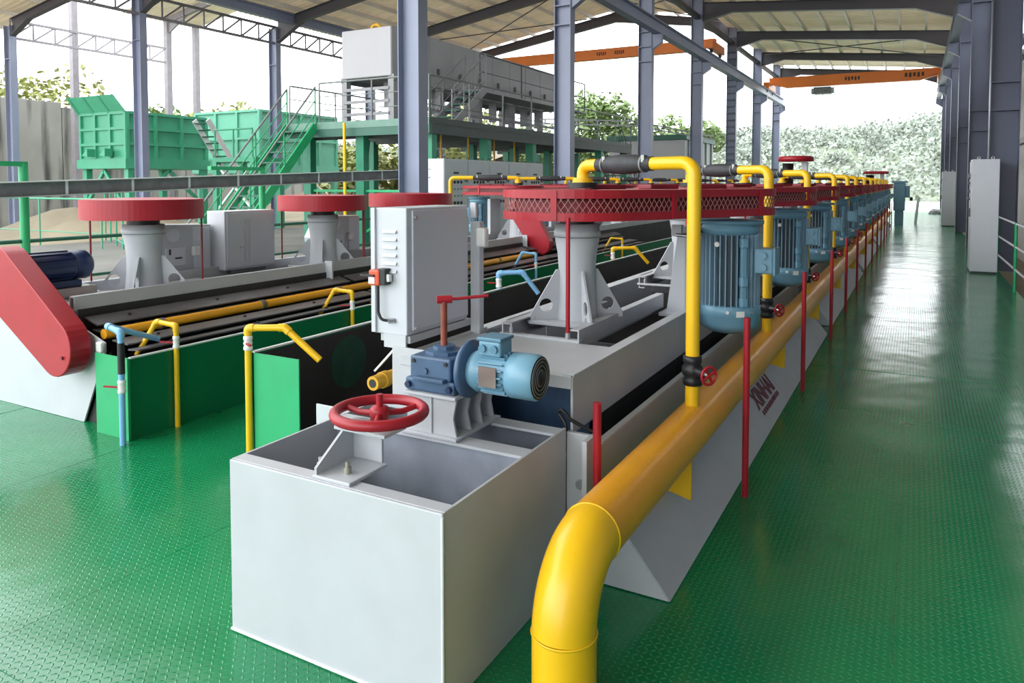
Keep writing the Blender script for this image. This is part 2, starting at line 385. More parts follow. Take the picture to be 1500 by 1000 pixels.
for i, yy in enumerate([10.0] + GY):
    lab = f'{ORD[i]} blue grey steel column of the middle row, counted from the front'
    ct_ = icolumn('steel_column', MIDX, yy, 0.0, 8.6, .42, .26, lab, 'middle row of steel columns', plates=(5.3, 5.75, 6.2), corbel=6.12)
    if i == 4:
        for q in range(26): part('ladder_rung', MB().box(MIDX - .2, MIDX + .2, yy - .18, yy - .14, .5 + q * .3, .56 + q * .3), 'column_shaded', ct_)
for i, yy in enumerate(GY):
    icolumn('steel_column', RX, yy, 0.0, 7.6, .46, .28, f'{ORD[i]} dark blue column along the right wall, counted from the front', 'right row of steel columns', plates=(2.9, 3.4, 6.1), corbel=-6.12, material='column_shaded')
for i, yy in enumerate([16, 22, 28, 34]):
    icolumn('steel_column', LX, yy, -0.55, 7.9, .42, .26, ['blue grey column standing in front of the green hopper', 'blue grey column left of the green stairs', 'grey column hidden behind the raised filter press', 'farthest grey column of the left bay'][i], 'left row of steel columns', plates=(6.4,))
icolumn('steel_column', -31.0, 16.0, -0.55, 7.7, .42, .26, 'leftmost blue grey column in front of the stained concrete wall', 'left row of steel columns', plates=(6.4,))
for (px, py, zt_, lab) in [(-33.9, 20.2, 10.4, 'slim grey post rising behind the left edge of the hopper'), (-33.7, 24.9, 9.9, 'slim grey post behind the hopper, left of a pair'), (-34.1, 26.9, 10.6, 'slim grey post behind the hopper, right of a pair')]:
    single('steel_post', MB().box(px - .14, px + .14, py - .14, py + .14, -0.55, zt_), 'truss_grey', (px, py, -0.55), lab, 'post', 'slim posts of the left bay', bevel=.01)

# ---------------- roofs
def corrug(x0, z0, x1, z1, y0, y1, pitch=.25, amp=.03):
    mb = MB(); n = int((y1 - y0) / pitch); ys = []
    for k in range(n):
        a = y0 + k * pitch
        ys += [(a, 0), (a + pitch * .6, 0), (a + pitch * .7, amp), (a + pitch * .9, amp)]
    ys.append((y1, 0)); m = len(ys)
    mb.add([(x0, a, z0 + h) for a, h in ys] + [(x1, a, z1 + h) for a, h in ys] + [(x0, a, z0 + h + .05) for a, h in ys] + [(x1, a, z1 + h + .05) for a, h in ys],
           [(i, i + 1, m + i + 1, m + i) for i in range(m - 1)] + [(2 * m + i, 2 * m + i + 1, 3 * m + i + 1, 3 * m + i) for i in range(m - 1)])
    return mb
def rafter(root, pts, y, hb=.34, haunch=()):
    # pts: lower outline (x,z); upper outline is +hb except where a haunch deepens it
    low = [(p[0], p[1] - p[2]) for p in pts]; up = [(p[0], p[1] + hb) for p in pts]
    part('rafter', MB().prism(low + up[::-1], y - .011, y + .011), 'rafter_dark', root)
    mb = MB()
    for a, b in zip(low[:-1], low[1:]): mb.bar((a[0], y, a[1]), (b[0], y, b[1]), .22, .02)
    for a, b in zip(up[:-1], up[1:]): mb.bar((a[0], y, a[1]), (b[0], y, b[1]), .22, .02)
    part('rafter_flange', mb, 'rafter_dark', root)
ceil_r = struct_root('ceiling', (0, 16, 7.5))
def zr(x): return 8.02 + (x - MIDX) * (7.22 - 8.02) / (RX - MIDX)
for yy in [-8.0, -2.0, 4.0, 10.0] + GY:
    xs = [MIDX + .2, MIDX + 1.3, -3, RX - 1.5, RX - .2]
    rafter(ceil_r, [(x, zr(x), d) for x, d in zip(xs, (.36, .0, 0, .0, .36))], yy)
for k in range(10):
    x = MIDX + .35 + k * (RX - MIDX - .6) / 9
    part('purlin', MB().box(x - .035, x + .035, -8.2, 46.2, zr(x) + .36, zr(x) + .52), 'purlin', ceil_r)
for k in range(9):
    y0 = -8.0 + 6 * k
    part('roof_panel', corrug(MIDX - .2, zr(MIDX - .2) + .53, RX + 1.4, zr(RX + 1.4) + .53, y0, y0 + 6.0), 'roof_sheet', ceil_r)
for (a, b) in [((MIDX + .4, 34.2), (RX - .4, 39.8)), ((RX - .4, 34.2), (MIDX + .4, 39.8))]:
    part('roof_brace', MB().cyl((a[0], a[1], zr(a[0]) + .2), (b[0], b[1], zr(b[0]) + .2), .025, n=8), 'rafter_dark', ceil_r)
part('eave_beam', MB().box(RX - .1, RX + .1, 6, 46, 7.0, 7.18), 'rafter_dark', ceil_r)
part('eave_beam', MB().box(MIDX - .08, MIDX + .08, 6, 46, 7.75, 7.93), 'rafter_dark', ceil_r)
RIDX = -12.9
def zl(x): return 9.45 - abs(x - RIDX) * .165
ceil_l = struct_root('ceiling_left_bay', (-15, 16, 8))
for yy in GY[1:4]:
    xs = [LX + .2, LX + 1.6, RIDX, MIDX - 1.6, MIDX - .2]
    rafter(ceil_l, [(x, zl(x), d) for x, d in zip(xs, (.5, .0, 0.08, .0, .5))], yy, hb=.36)
rafter(ceil_l, [(x, zl(x), d) for x, d in zip([LX + .2, LX + 1.6, RIDX, MIDX - 1.6, MIDX - .2], (.5, .0, 0.08, .0, .5))], 16.0, hb=.36)
for k in range(15):
    x = LX + .4 + k * (MIDX - LX - .7) / 14
    part('purlin', MB().box(x - .035, x + .035, 10, 34.4, zl(x) + .38, zl(x) + .54), 'purlin', ceil_l)
for k in range(4):
    y0 = 10.0 + 6 * k + .2
    part('roof_panel', corrug(LX - .3, zl(LX - .3) + .56, RIDX, zl(RIDX) + .56, y0, y0 + 6.0), 'roof_sheet', ceil_l)
    part('roof_panel', corrug(RIDX, zl(RIDX) + .56, MIDX - .25, zl(MIDX - .25) + .56, y0, y0 + 6.0), 'roof_sheet', ceil_l)
for (a, b) in [((LX + .5, 28.2), (RIDX, 33.8)), ((RIDX, 28.2), (LX + .5, 33.8)), ((RIDX, 28.2), (MIDX - .5, 33.8)), ((MIDX - .5, 28.2), (RIDX, 33.8))]:
    part('roof_brace', MB().cyl((a[0], a[1], zl(a[0]) + .2), (b[0], b[1], zl(b[0]) + .2), .025, n=8), 'rafter_dark', ceil_l)
ceil_f = struct_root('ceiling_far_left', (-28, 16, 8))
def zf(x): return 7.6 + (x + 31) * .16
rafter(ceil_f, [(-30.8, zf(-30.8), .35), (-29.6, zf(-29.6), 0), (LX - .2, zf(LX - .2), 0)], 16.0, hb=.3)
rafter(ceil_f, [(-30.8, zf(-30.8), .35), (-29.6, zf(-29.6), 0), (LX - .2, zf(LX - .2), 0)], 10.0, hb=.3)
for k in (1, 2): part('roof_panel', corrug(-32.6, zf(-32.6) + .5, LX - .35, zf(LX - .35) + .5, -1.4 + 6 * k, 4.6 + 6 * k), 'roof_sheet', ceil_f)
for k in range(6):
    x = -32.2 + k * 1.7; part('purlin', MB().box(x - .03, x + .03, 4.6, 16.6, zf(x) + .34, zf(x) + .48), 'purlin', ceil_f)

ceil_b = struct_root('ceiling_back_left', (-32, 25, 10))
part('back_rafter', MB().bar((-33.7, 24.9, 9.85), (-27.5, 24.9, 11.0), .2, .30), 'truss_grey', ceil_b)
part('back_knee', MB().prism([(-33.6, 9.2), (-32.2, 9.95), (-33.6, 9.8)], 24.85, 24.95), 'truss_grey', ceil_b)
part('roof_panel', corrug(-34.4, 9.95, -27.4, 11.25, 22.9, 27.2), 'roof_sheet', ceil_b)
# ---------------- lattice trusses of the left bay
def truss(x, y0, y1, z0, z1, n, label):
    t = thing('lattice_truss', label, 'truss', (x, y0, z0), 'lattice trusses along the left eaves')
    part('top_chord', MB().box(x - .045, x + .045, y0, y1, z1 - .09, z1), 'truss_grey', t)
    part('bottom_chord', MB().box(x - .045, x + .045, y0, y1, z0, z0 + .09), 'truss_grey', t)
    for k in range(n):
        a = y0 + (y1 - y0) * k / n; b = y0 + (y1 - y0) * (k + 1) / n
        part('upright', MB().cyl((x, a + .02, z0 + .05), (x, a + .02, z1 - .05), .036, n=6), 'truss_grey', t)
        part('diagonal', MB().cyl((x, a + .02, (z0 if k < n // 2 else z0) + .05), (x, b, z1 - .05), .036, n=6), 'truss_grey', t)
truss(LX, 10.0, 16.0, 7.25, 8.0, 7, 'dark lattice truss left of the column before the hopper')
truss(LX, 16.0, 22.0, 7.25, 8.0, 7, 'grey lattice truss spanning right to the column by the stairs')
truss(LX, 22.0, 28.0, 7.25, 8.0, 7, 'far grey lattice truss right of the column by the stairs')
truss(-31, 16.0, 22.8, 7.2, 7.95, 8, 'faint lattice truss behind the slim posts, top left')
# ---------------- crane runways and cranes
def ibeam_y(name, x, y0, y1, z0, z1, wid, label, material='column_blue'):
    t = thing(name, label, 'beam', (x, y0, z0), 'crane runway beams')
    part('web', MB().box(x - .008, x + .008, y0, y1, z0 + .02, z1 - .02), material, t)
    part('flange', MB().box(x - wid / 2, x + wid / 2, y0, y1, z0, z0 + .02), material, t)
    part('flange', MB().box(x - wid / 2, x + wid / 2, y0, y1, z1 - .02, z1), material, t)
    part('rail', MB().box(x - .03, x + .03, y0, y1, z1, z1 + .08), material, t)
ibeam_y('crane_runway', MIDX + .36, 9.5, 46, 6.13, 6.5, .24, 'dark crane runway beam crossing in front of the middle columns')
ibeam_y('crane_runway', RX - .40, 13.5, 46, 6.13, 6.5, .24, 'dark crane runway beam along the right wall columns')
ibeam_y('crane_runway', LX + 1.1, 12, 34, 7.95, 8.3, .24, 'dark crane runway beam below the roof of the left bay')
ibeam_y('crane_runway', MIDX - .5, 28, 40, 6.82, 7.12, .24, 'short dark runway beam behind the middle columns, under the left crane')
ibeam_y('crane_runway', LX + 1.7, 30.5, 34.5, 6.82, 7.12, .24, 'dark runway beam behind the filter press, under the left crane end')
def crane(x0, x1, y, z0, z1, label, hoist_x, marks):
    t = thing('bridge_crane', label, 'crane', (x0, y, z0), 'orange bridge cranes')
    part('girder', MB().prism([(x0 + .9, z0), (x1 - .9, z0), (x1, z0 + (z1 - z0) * .45), (x1, z1), (x0, z1), (x0, z0 + (z1 - z0) * .45)], y - .17, y + .17), 'crane_orange', t, bevel=.01)
    for xe in (x0, x1):
        part('end_carriage', MB().box(xe - .14, xe + .14, y - 1.1, y + 1.1, z0 - .1, z0 + .25), 'crane_orange', t, bevel=.02)
        for s in (-.8, .8): part('wheel', MB().cyl((xe - .05, y + s, z0 - .12), (xe + .05, y + s, z0 - .12), .13, n=16), 'black', t)
    h = part('hoist', MB().box(hoist_x - .42, hoist_x + .42, y - .30, y + .30, z0 - .42, z0 - .06), 'grey_dark', t, bevel=.03)
    part('drum', MB().cyl((hoist_x - .55, y, z0 - .25), (hoist_x + .55, y, z0 - .25), .16, n=16), 'grey_paint', h)
    part('hook', MB().cyl((hoist_x, y, z0 - .42), (hoist_x, y, z0 - .75), .02, n=8), 'black', h)
    for (mx, ww, hh) in marks:
        m = MB()
        for q in range(5): m.box(mx + ww * q / 5, mx + ww * (q + .62) / 5, y - .176, y - .172, (z0 + z1) / 2 - hh / 2 * (1 if q % 2 else .7), (z0 + z1) / 2 + hh / 2)
        part('lettering', m, 'ink', t, kind='stuff')
crane(MIDX + .36, RX - .42, 41.5, 6.62, 7.18, 'orange bridge crane with a hoist spanning the near right bay', -4.35, [(-3.3, .75, .2), (-.6, .9, .22)])
crane(LX + 1.7, MIDX - .5, 33.0, 7.45, 7.93, 'orange bridge crane spanning the left bay behind the filter press', -17.4, [(-15.6, .6, .2), (-13.4, .5, .18), (-12.5, .5, .2)])

# ================================================================== ROW A (near row)
# ---- discharge box at the front
bx0, bx1, by0, by1, bz = -2.12, -1.21, 1.78, 2.66, 0.62
dbx = thing('discharge_box', 'large open grey steel box at the front, below the red handwheel', 'steel box', ((bx0 + bx1) / 2, (by0 + by1) / 2, 0))
part('front_panel', MB().box(bx0, bx1, by0, by0 + .012, 0.004, bz), 'grey_light', dbx, bevel=.004)
part('side_panel', MB().box(bx0, bx0 + .010, by0 + .012, by1, 0.004, bz), 'grey_paint', dbx)
part('side_panel', MB().box(bx1 - .010, bx1, by0 + .012, by1, 0.004, bz), 'grey_paint', dbx)
part('back_panel', MB().box(bx0 + .01, bx1 - .01, by1 - .01, by1, 0.004, bz - .01), 'tank_inside', dbx)
part('partition', MB().box(bx0 + .01, bx1 - .01, 2.325, 2.337, 0.03, bz - .012), 'tank_inside', dbx)
part('floor_panel', MB().box(bx0 + .01, bx1 - .01, by0 + .012, by1 - .01, 0.006, .03), 'grey_dark', dbx)
part('rim', MB().box(bx0 + .001, bx1 - .001, by0 + .012, by0 + .068, bz - .010, bz + .001), 'grey_light', dbx, bevel=.002)
part('cross_bar', MB().box(bx0 + .01, bx1 - .01, 2.305, 2.385, bz - .012, bz - .001), 'grey_light', dbx)
part('cross_bar', MB().box(bx0 + .01, bx1 - .01, 2.575, 2.65, bz - .012, bz - .001), 'grey_light', dbx)
for z in (0,):
    part('weld_bead', MB().tube([(bx0, by0 - .001, .006), (bx1, by0 - .001, .006)], .006, n=6), 'edge_white', dbx)
part('weld_bead', MB().tube([(bx1, by0, .006), (bx1, by0, bz - .01)], .005, n=6), 'edge_white', dbx)

# ---- handwheel on its bracket
hw = thing('handwheel_stand', 'red handwheel on a grey angle bracket bolted to the box rim', 'handwheel', (-1.64, 1.86, bz))
part('foot_plate', MB().box(-1.74, -1.58, 1.795, 1.99, bz + .001, bz + .013), 'grey_light', hw, bevel=.003)
part('gusset', MB().prism([(1.80, bz + .013), (2.0, bz + .013), (2.0, .755), (1.95, .755), (1.80, .655)], -1.735, -1.725, 'yz'), 'grey_paint', hw)
part('upright', MB().box(-1.735, -1.60, 1.985, 1.997, bz + .013, .76), 'grey_paint', hw, bevel=.002)
part('cap_plate', MB().box(-1.74, -1.52, 1.90, 2.02, .755, .767), 'grey_light', hw, bevel=.002)
part('bolt', hexbolt(MB(), (-1.645, 1.86, bz + .013), .014, .022), 'steel_bolt', hw)
part('bolt', hexbolt(MB(), (-1.775, 1.87, bz + .001), .012, .022), 'steel', hw)
wc = Vector((-1.60, 1.975, .815))
part('rim', MB().torus(wc, .152, .0185, n=48, m=12), 'red', hw)
part('hub', MB().lathe(wc, [(0, -.03), (.032, -.03), (.034, .012), (.026, .02), (0, .02)], n=20), 'red', hw)
for k in range(3):
    a = R(62 + 120 * k)
    part('spoke', MB().tube([wc + Vector((math.cos(a) * .02, math.sin(a) * .02, -.006)), wc + Vector((math.cos(a) * .085, math.sin(a) * .085, -.012)), wc + Vector((math.cos(a) * .15, math.sin(a) * .15, 0))], .011, n=8), 'red', hw)
part('screw', MB().cyl(wc + Vector((0, 0, -.06)), wc + Vector((0, 0, .062)), .012, n=12), 'red', hw)

# ---- geared gate actuator
ga = thing('gate_actuator', 'blue worm gearbox with light blue motor on a ribbed grey stand', 'gear motor', (-1.62, 2.46, bz))
part('base_plate', MB().box(-1.76, -1.50, 2.30, 2.64, bz + .001, bz + .013), 'grey_light', ga, bevel=.002)
part('top_plate', MB().box(-1.75, -1.51, 2.31, 2.62, .775, .787), 'grey_light', ga, bevel=.002)
part('stand_web', MB().box(-1.635, -1.625, 2.32, 2.62, bz + .013, .775), 'grey_paint', ga)
for yy in (2.33, 2.43, 2.52, 2.61):
    part('rib', MB().prism([(-1.745, bz + .013), (-1.515, bz + .013), (-1.53, .70), (-1.515, .775), (-1.745, .775)], yy - .005, yy + .005), 'grey_paint', ga)
part('gearbox', MB().box(-1.735, -1.545, 2.33, 2.52, .835, .925), 'gear_blue', ga, bevel=.008)
part('gearbox_foot', MB().box(-1.755, -1.525, 2.325, 2.525, .788, .838), 'gear_blue', ga, bevel=.008)
part('gearbox_cover', MB().lathe((-1.64, 2.43, .925), [(.075, 0), (.075, .012), (.045, .016), (.045, .03), (0, .03)], n=8, smooth=False), 'gear_blue', ga)
part('plug', MB().cyl((-1.66, 2.332, .87), (-1.66, 2.322, .87), .012, n=12), 'gear_blue', ga)
for (px, pz) in ((-1.715, .905), (-1.565, .905)): part('bolt', MB().cyl((px, 2.332, pz), (px, 2.324, pz), .008, n=8), 'black', ga)
for px in (-1.735, -1.545): part('bolt', MB().cyl((px, 2.335, .812), (px, 2.31, .812), .013, n=6), 'navy', ga)
part('gear_fin', MB().box(-1.70, -1.56, 2.30, 2.335, .835, .85), 'gear_blue', ga, bevel=.003)
sp = part('spindle', MB().cyl((-1.64, 2.43, .94), (-1.64, 2.43, 1.135), .0135, n=14), 'red_brown', ga)
part('spindle_head', MB().cyl((-1.662, 2.412, 1.137), (-1.615, 2.45, 1.137), .016, n=12), 'red', sp)
part('lever', MB().tube([(-1.66, 2.415, 1.137), (-1.60, 2.46, 1.139), (-1.50, 2.54, 1.148)], .0065, n=8), 'red', sp)
mo_z, mo_y = .878, 2.42
part('motor_flange', MB().lathe((-1.545, mo_y, mo_z), [(0, 0), (.06, 0), (.06, .02), (.105, .024), (.112, .03), (.112, .044), (.104, .05), (.07, .055)], n=32, axis='x'), 'gear_blue', ga)
bd = part('motor_body', MB().lathe((-1.49, mo_y, mo_z), [(.07, 0), (.084, .03), (.074, .05), (.072, .17), (.078, .175)], n=28, axis='x'), 'motor_light', ga)
mfin = MB()
for k in range(20):
    a = 2 * math.pi * k / 20; d = Vector((0, math.cos(a), math.sin(a)))
    mfin.bar(Vector((-1.435, mo_y, mo_z)) + d * .076, Vector((-1.33, mo_y, mo_z)) + d * .076, .005, .016, up=d)
part('cooling_fins', mfin, 'motor_light', bd, kind='stuff')
part('terminal_box', MB().box(-1.44, -1.345, mo_y - .055, mo_y + .04, mo_z + .07, mo_z + .128), 'motor_light', bd, bevel=.008)
part('terminal_lid', MB().box(-1.445, -1.34, mo_y - .06, mo_y + .045, mo_z + .128, mo_z + .142), 'motor_blue', bd, bevel=.004)
for xg in (-1.42, -1.37): part('cable_gland', MB().cyl((xg, mo_y - .054, mo_z + .10), (xg, mo_y - .066, mo_z + .10), .015, n=12), 'motor_blue', bd)
part('nameplate', MB().obox((-1.385, mo_y - .083, mo_z), (.075, .006, .075)), 'bronze_plate', bd, label='bronze nameplate')
cw = part('fan_cowl', MB().lathe((-1.318, mo_y, mo_z), [(.078, 0), (.086, .003), (.086, .05), (.0865, .055), (.0865, .10), (.080, .112)], n=32, axis='x'), 'motor_light', ga)
part('fan_grille', MB().lathe((-1.21, mo_y, mo_z), [(.080, 0.004), (.07, .006), (.03, .004), (.028, .009), (0, .010)], n=32, axis='x'), 'black', cw)
for r_ in (.03, .045, .06, .072): part('grille_ring', MB().torus((-1.203, mo_y, mo_z), r_, .0022, axis='x', n=28, m=6), 'grey_dark', cw)

# ---- control cabinet on its stand
cx0, cx1, cy0, cy1, cz0, cz1 = -2.235, -2.04, 2.72, 3.24, .895, 1.485
cs = thing('cabinet_stand', 'grey steel stand plate and post carrying the control cabinet', 'stand', (-2.0, 2.95, .45))
part('front_plate', MB().box(-2.115, -1.62, 2.705, 2.717, .42, .845), 'grey_paint', cs, bevel=.002)
part('bracket', MB().box(-2.17, -2.045, 2.715, 2.727, .835, .90), 'grey_light', cs)
part('shelf', MB().box(-2.2, -2.03, 2.73, 3.26, .86, .893), 'grey_paint', cs)
part('rail', MB().bar((-2.03, 2.74, .80), (-2.03, 3.4, .80), .03, .05), 'grey_paint', cs)
part('post', MB().box(-2.03, -1.975, 3.255, 3.30, .60, 1.40), 'grey_paint', cs, bevel=.003)
sb = part('switch_box', MB().box(-2.02, -1.985, 3.235, 3.255, 1.42, 1.50), 'grey_light', cs, bevel=.004)
part('limit_switch', MB().box(-1.99, -1.935, 3.24, 3.29, 1.27, 1.37), 'white', cs, bevel=.012)
cc = thing('control_cabinet', 'tall light grey control cabinet with louvres and a red safety switch', 'cabinet', ((cx0 + cx1) / 2, (cy0 + cy1) / 2, cz0))
part('body', MB().box(cx0, cx1, cy0, cy1, cz0, cz1), 'grey_cabinet', cc, bevel=.006)
part('door', MB().box(cx1, cx1 + .012, cy0 + .035, cy1 - .01, cz0 + .02, cz1 - .012), 'grey_cabinet', cc, bevel=.004)
part('side_flange', MB().box(cx0 - .004, cx0 + .02, cy0 - .012, cy0, cz0 + .005, cz1 - .0), 'grey_cabinet', cc, bevel=.002)
for z in (cz0 + .03, cz1 - .045): part('hinge_bolt', MB().cyl((cx1 + .001, cy0 + .05, z), (cx1 + .022, cy0 + .05, z), .010, n=10), 'steel', cc)
for k in range(6):
    z = 1.385 - k * .037
    part('louvre', MB().prism([(cy0 - .001, z), (cy0 - .013, z - .016), (cy0 - .001, z - .018)], cx0 + .06, cx0 + .14, 'yz'), 'grey_cabinet', cc)
es = part('safety_switch', MB().box(cx0 + .012, cx0 + .075, cy0 - .052, cy0 - .012, 1.125, 1.20), 'orange_switch', cc, bevel=.01)
part('switch_back', MB().box(cx0 + .06, cx0 + .105, cy0 - .045, cy0, 1.13, 1.205), 'black', es, bevel=.004)
part('switch_plate', MB().box(cx0 + .015, cx0 + .05, cy0 - .054, cy0 - .052, 1.135, 1.165), 'white', es)
part('switch_lever', MB().box(cx0 - .03, cx0 + .05, cy0 - .06, cy0 - .052, 1.168, 1.178), 'black', es)
part('switch_terminal', MB().box(cx0 + .10, cx0 + .12, cy0 - .035, cy0 - .012, 1.145, 1.18), 'white', es, bevel=.003)
part('cable', MB().tube(fillet([(cx0 + .052, cy0 - .03, 1.127), (cx0 + .052, cy0 - .03, 1.0), (cx0 + .07, cy0 - .03, .965), (cx0 + .11, cy0 - .01, .962)], .03), .007, n=8), 'black', cc)
part('cable_gland', MB().cyl((cx0 + .105, cy0 - .024, .962), (cx0 + .125, cy0, .962), .012, n=10), 'steel', cc)

# ---- the long flotation tank
TX0, TX1, TY0, TY1 = -2.07, -1.20, 2.70, 31.3
tk = thing('flotation_tank', 'long grey flotation tank running back along the green aisle', 'tank', (-1.6, TY0, 0))
part('deck_plate', MB().box(TX0, TX1 - .05, TY0 + .02, 3.30, .80, .815), 'grey_light', tk, bevel=.002)
part('front_lip', MB().box(TX0, TX1 - .006, TY0, TY0 + .05, .765, .818), 'grey_paint', tk, bevel=.003)
part('throat_wall', MB().box(TX0 + .02, TX1 - .02, 2.92, 2.93, .40, .80), 'gear_blue', tk)
part('throat_floor', MB().box(TX0 + .02, TX1 - .012, 2.67, 2.92, .50, .51), 'tank_inside', tk)
cell = 0; yc = TY0
cuts = [TY0, 4.22, 6.4, 8.55, 11.0, 13.1, 15.2, 17.4, 19.7, 21.8, 23.9, 26.1, 28.2, TY1]
for a, b in zip(cuts[:-1], cuts[1:]):
    part('side_wall', MB().box(TX1 - .010, TX1, a + .004, b - .004, .585, .82), 'grey_paint', tk)
    part('top_flange', MB().box(TX1 - .055, TX1 + .004, a + .004, b - .004, .815, .826), 'grey_light', tk, bevel=.002)
    part('left_wall', MB().box(TX0, TX0 + .01, max(a, 2.72) + .004, b - .004, 0.0, .80), 'grey_paint', tk)
    part('left_flange', MB().box(TX0 - .03, TX0 + .05, max(a, 3.37) + .004, b - .004, .80, .812), 'grey_light', tk)
    part('cross_wall', MB().box(TX0 + .01, TX1 - .012, b - .012, b - .004, .35, .62), 'grey_dark', tk)  # dark grey carries the shade of the tank interior
    part('lining', MB().box(TX1 - .016, TX1 - .010, max(a, 2.95) + .004, b - .004, .45, .80), 'rubber', tk)  # added dark sheet, paints the shade along the inner side wall
part('pulp', MB().box(TX0 + .01, TX1 - .012, 2.94, TY1, .38, .42), 'rubber', tk)
part('inner_wall', MB().box(TX1 - .05, TX1 - .045, 2.93, TY1, .30, .62), 'gear_blue', tk)
part('launder_floor', MB().box(TX1 - .045, -1.09, TY0, TY1, .40, .42), 'gear_blue', tk)
for a, b in [(2.70, 8.4), (8.9, 14.4), (14.9, 20.5), (21.0, TY1)]:
    part('launder_wall', MB().box(-1.095, -1.085, a, b, .30, .565), 'grey_paint', tk)
    part('launder_rim', MB().box(-1.098, -1.070, a, b, .565, .575), 'grey_light', tk)
    sk = part('skirt_plate', MB().add([(-1.09, a, .378), (-0.79, a, .004), (-0.79, b, .004), (-1.09, b, .378), (-1.10, a, .378), (-0.80, a, .004), (-0.80, b, .004), (-1.10, b, .378)],
         [(0, 1, 2, 3), (7, 6, 5, 4), (0, 3, 7, 4), (1, 0, 4, 5), (2, 1, 5, 6), (3, 2, 6, 7)]), 'grey_light', tk)
    for ye in (a, b):
        part('end_plate', MB().prism([(-1.095, .004), (-0.795, .004), (-1.095, .378)], ye - .004, ye + .004), 'grey_light', tk)
part('corner_post', MB().box(-1.215, -1.095, 2.675, 2.698, .16, .60), 'grey_paint', tk, bevel=.003)
part('corner_flange', MB().box(-1.115, -1.095, 2.60, 2.675, .16, .60), 'grey_light', tk)
part('bolt', MB().cyl((-1.15, 2.676, .40), (-1.15, 2.655, .40), .018, n=12), 'steel', tk)
part('weld_tab', MB().box(-1.091, -1.084, 4.0, 4.012, .44, .50), 'edge_white', tk)
# cable tied to the corner
single('cable', MB().tube(fillet([(-1.225, 2.69, .12), (-1.225, 2.685, .50), (-1.22, 2.68, .63), (-1.26, 2.69, .67), (-1.23, 2.67, .69), (-1.20, 2.68, .65), (-1.12, 2.72, .60)], .03), .008, n=8), 'black', (-1.22, 2.69, .12), 'black cable coiled at the corner behind the large grey box', 'cable')

# ---- lettering on the skirt
lab_n = Vector((.374, 0, .30)).normalized()
def on_skirt(y, s):  # s distance up the slope from the bottom edge
    d = Vector((-.30, 0, .374)).normalized(); return Vector((-0.79, y, .004)) + d * s + lab_n * .004
SU = Vector((-.30, 0, .374)).normalized()
fd = bpy.data.curves.new('skirt_text', 'FONT'); fd.body = 'XINHAI'; fd.size = .15; fd.extrude = .0006; fd.offset = .004
fo = bpy.data.objects.new('skirt_text', fd); COL.objects.link(fo); bpy.context.view_layer.update()
tme = bpy.data.meshes.new_from_object(fo.evaluated_get(bpy.context.evaluated_depsgraph_get())); tme.name = 'skirt_lettering'
bpy.data.objects.remove(fo); bpy.data.curves.remove(fd)
wt_ = max(v.co.x for v in tme.vertices)
for v in tme.vertices:
    q = on_skirt(4.98 + v.co.x / wt_ * .60, .135 + v.co.y * 1.15) + lab_n * v.co.z - root_loc(tk); v.co = q
tme.materials.clear(); tme.materials.append(MATS['label_red'])
lo_ = bpy.data.objects.new('skirt_lettering', tme); COL.objects.link(lo_); lo_.parent = tk; lo_['label'] = 'dark red lettering'
mm = MB()
for k in range(11):
    c = on_skirt(5.02 + k * .054, .10); mm.obox(c, (.036, .030, .001), M=Matrix((Vector((0, 1, 0)), SU, Vector((0, 1, 0)).cross(SU))).transposed())
part('skirt_small_print', mm, 'label_red', tk, kind='stuff')

# ---- the main air pipe
PX, PZ, PR = -0.90, .465, .098
mp = thing('air_main_pipe', 'thick yellow main pipe bending up from the floor and running along the row', 'pipe', (PX, 1.97, 0))
part('leg', MB().cyl((PX, 1.97, -.2), (PX, 1.97, .255), PR, n=40, caps=False), 'yellow', mp)
arc = [(PX, 1.97 + .21 * (1 - math.cos(t)), .255 + .21 * math.sin(t)) for t in [math.pi / 2 * k / 14 for k in range(15)]]
part('elbow', MB().tube(arc, PR, n=40, caps=False), 'yellow', mp)
part('run', MB().tube([(PX, 2.18, PZ), (PX, 6, PZ), (PX, 12, PZ), (PX, 20, PZ), (PX, 31, PZ)], PR, n=40), 'yellow_main', mp)
part('weld_ring', MB().torus((PX, 1.97, .255), PR, .004, n=48, m=6), 'yellow', mp)
part('weld_ring', MB().torus((PX, 2.18, PZ), PR, .004, axis='y', n=48, m=6), 'yellow', mp)
for k, yy in enumerate([3.2, 5.85, 8.1, 10.6, 13.2, 15.9, 18.6, 21.4, 24.4, 27.4]):
    part('saddle_plate', MB().prism([(-1.0, .272), (-.96, .222), (-.845, .195), (-.845, .37), (-.9, .40), (-1.0, .42)], yy - .006, yy + .006), 'yellow', mp)

# ---- red rods on the aisle side
for k, yy in enumerate([3.82, 6.01, 8.14, 9.95, 11.9, 14.0, 16.2, 18.3, 20.4, 22.5, 24.7, 26.8, 28.9]):
    rd = single('stay_rod', MB().cyl((-.735, yy, 0), (-.735, yy, .92), .0165, n=14), 'red', (-.735, yy, 0), f'{ORD[k]} upright red rod on the aisle floor, counted from the front', 'rod', 'red rods beside the yellow main pipe')
single('stay_rod', MB().cyl((-1.06, 2.62, .10), (-1.06, 2.62, .755), .0165, n=14), 'red', (-1.06, 2.62, .1), 'upright red rod behind the bend of the yellow main pipe', 'rod', 'red rods beside the yellow main pipe')

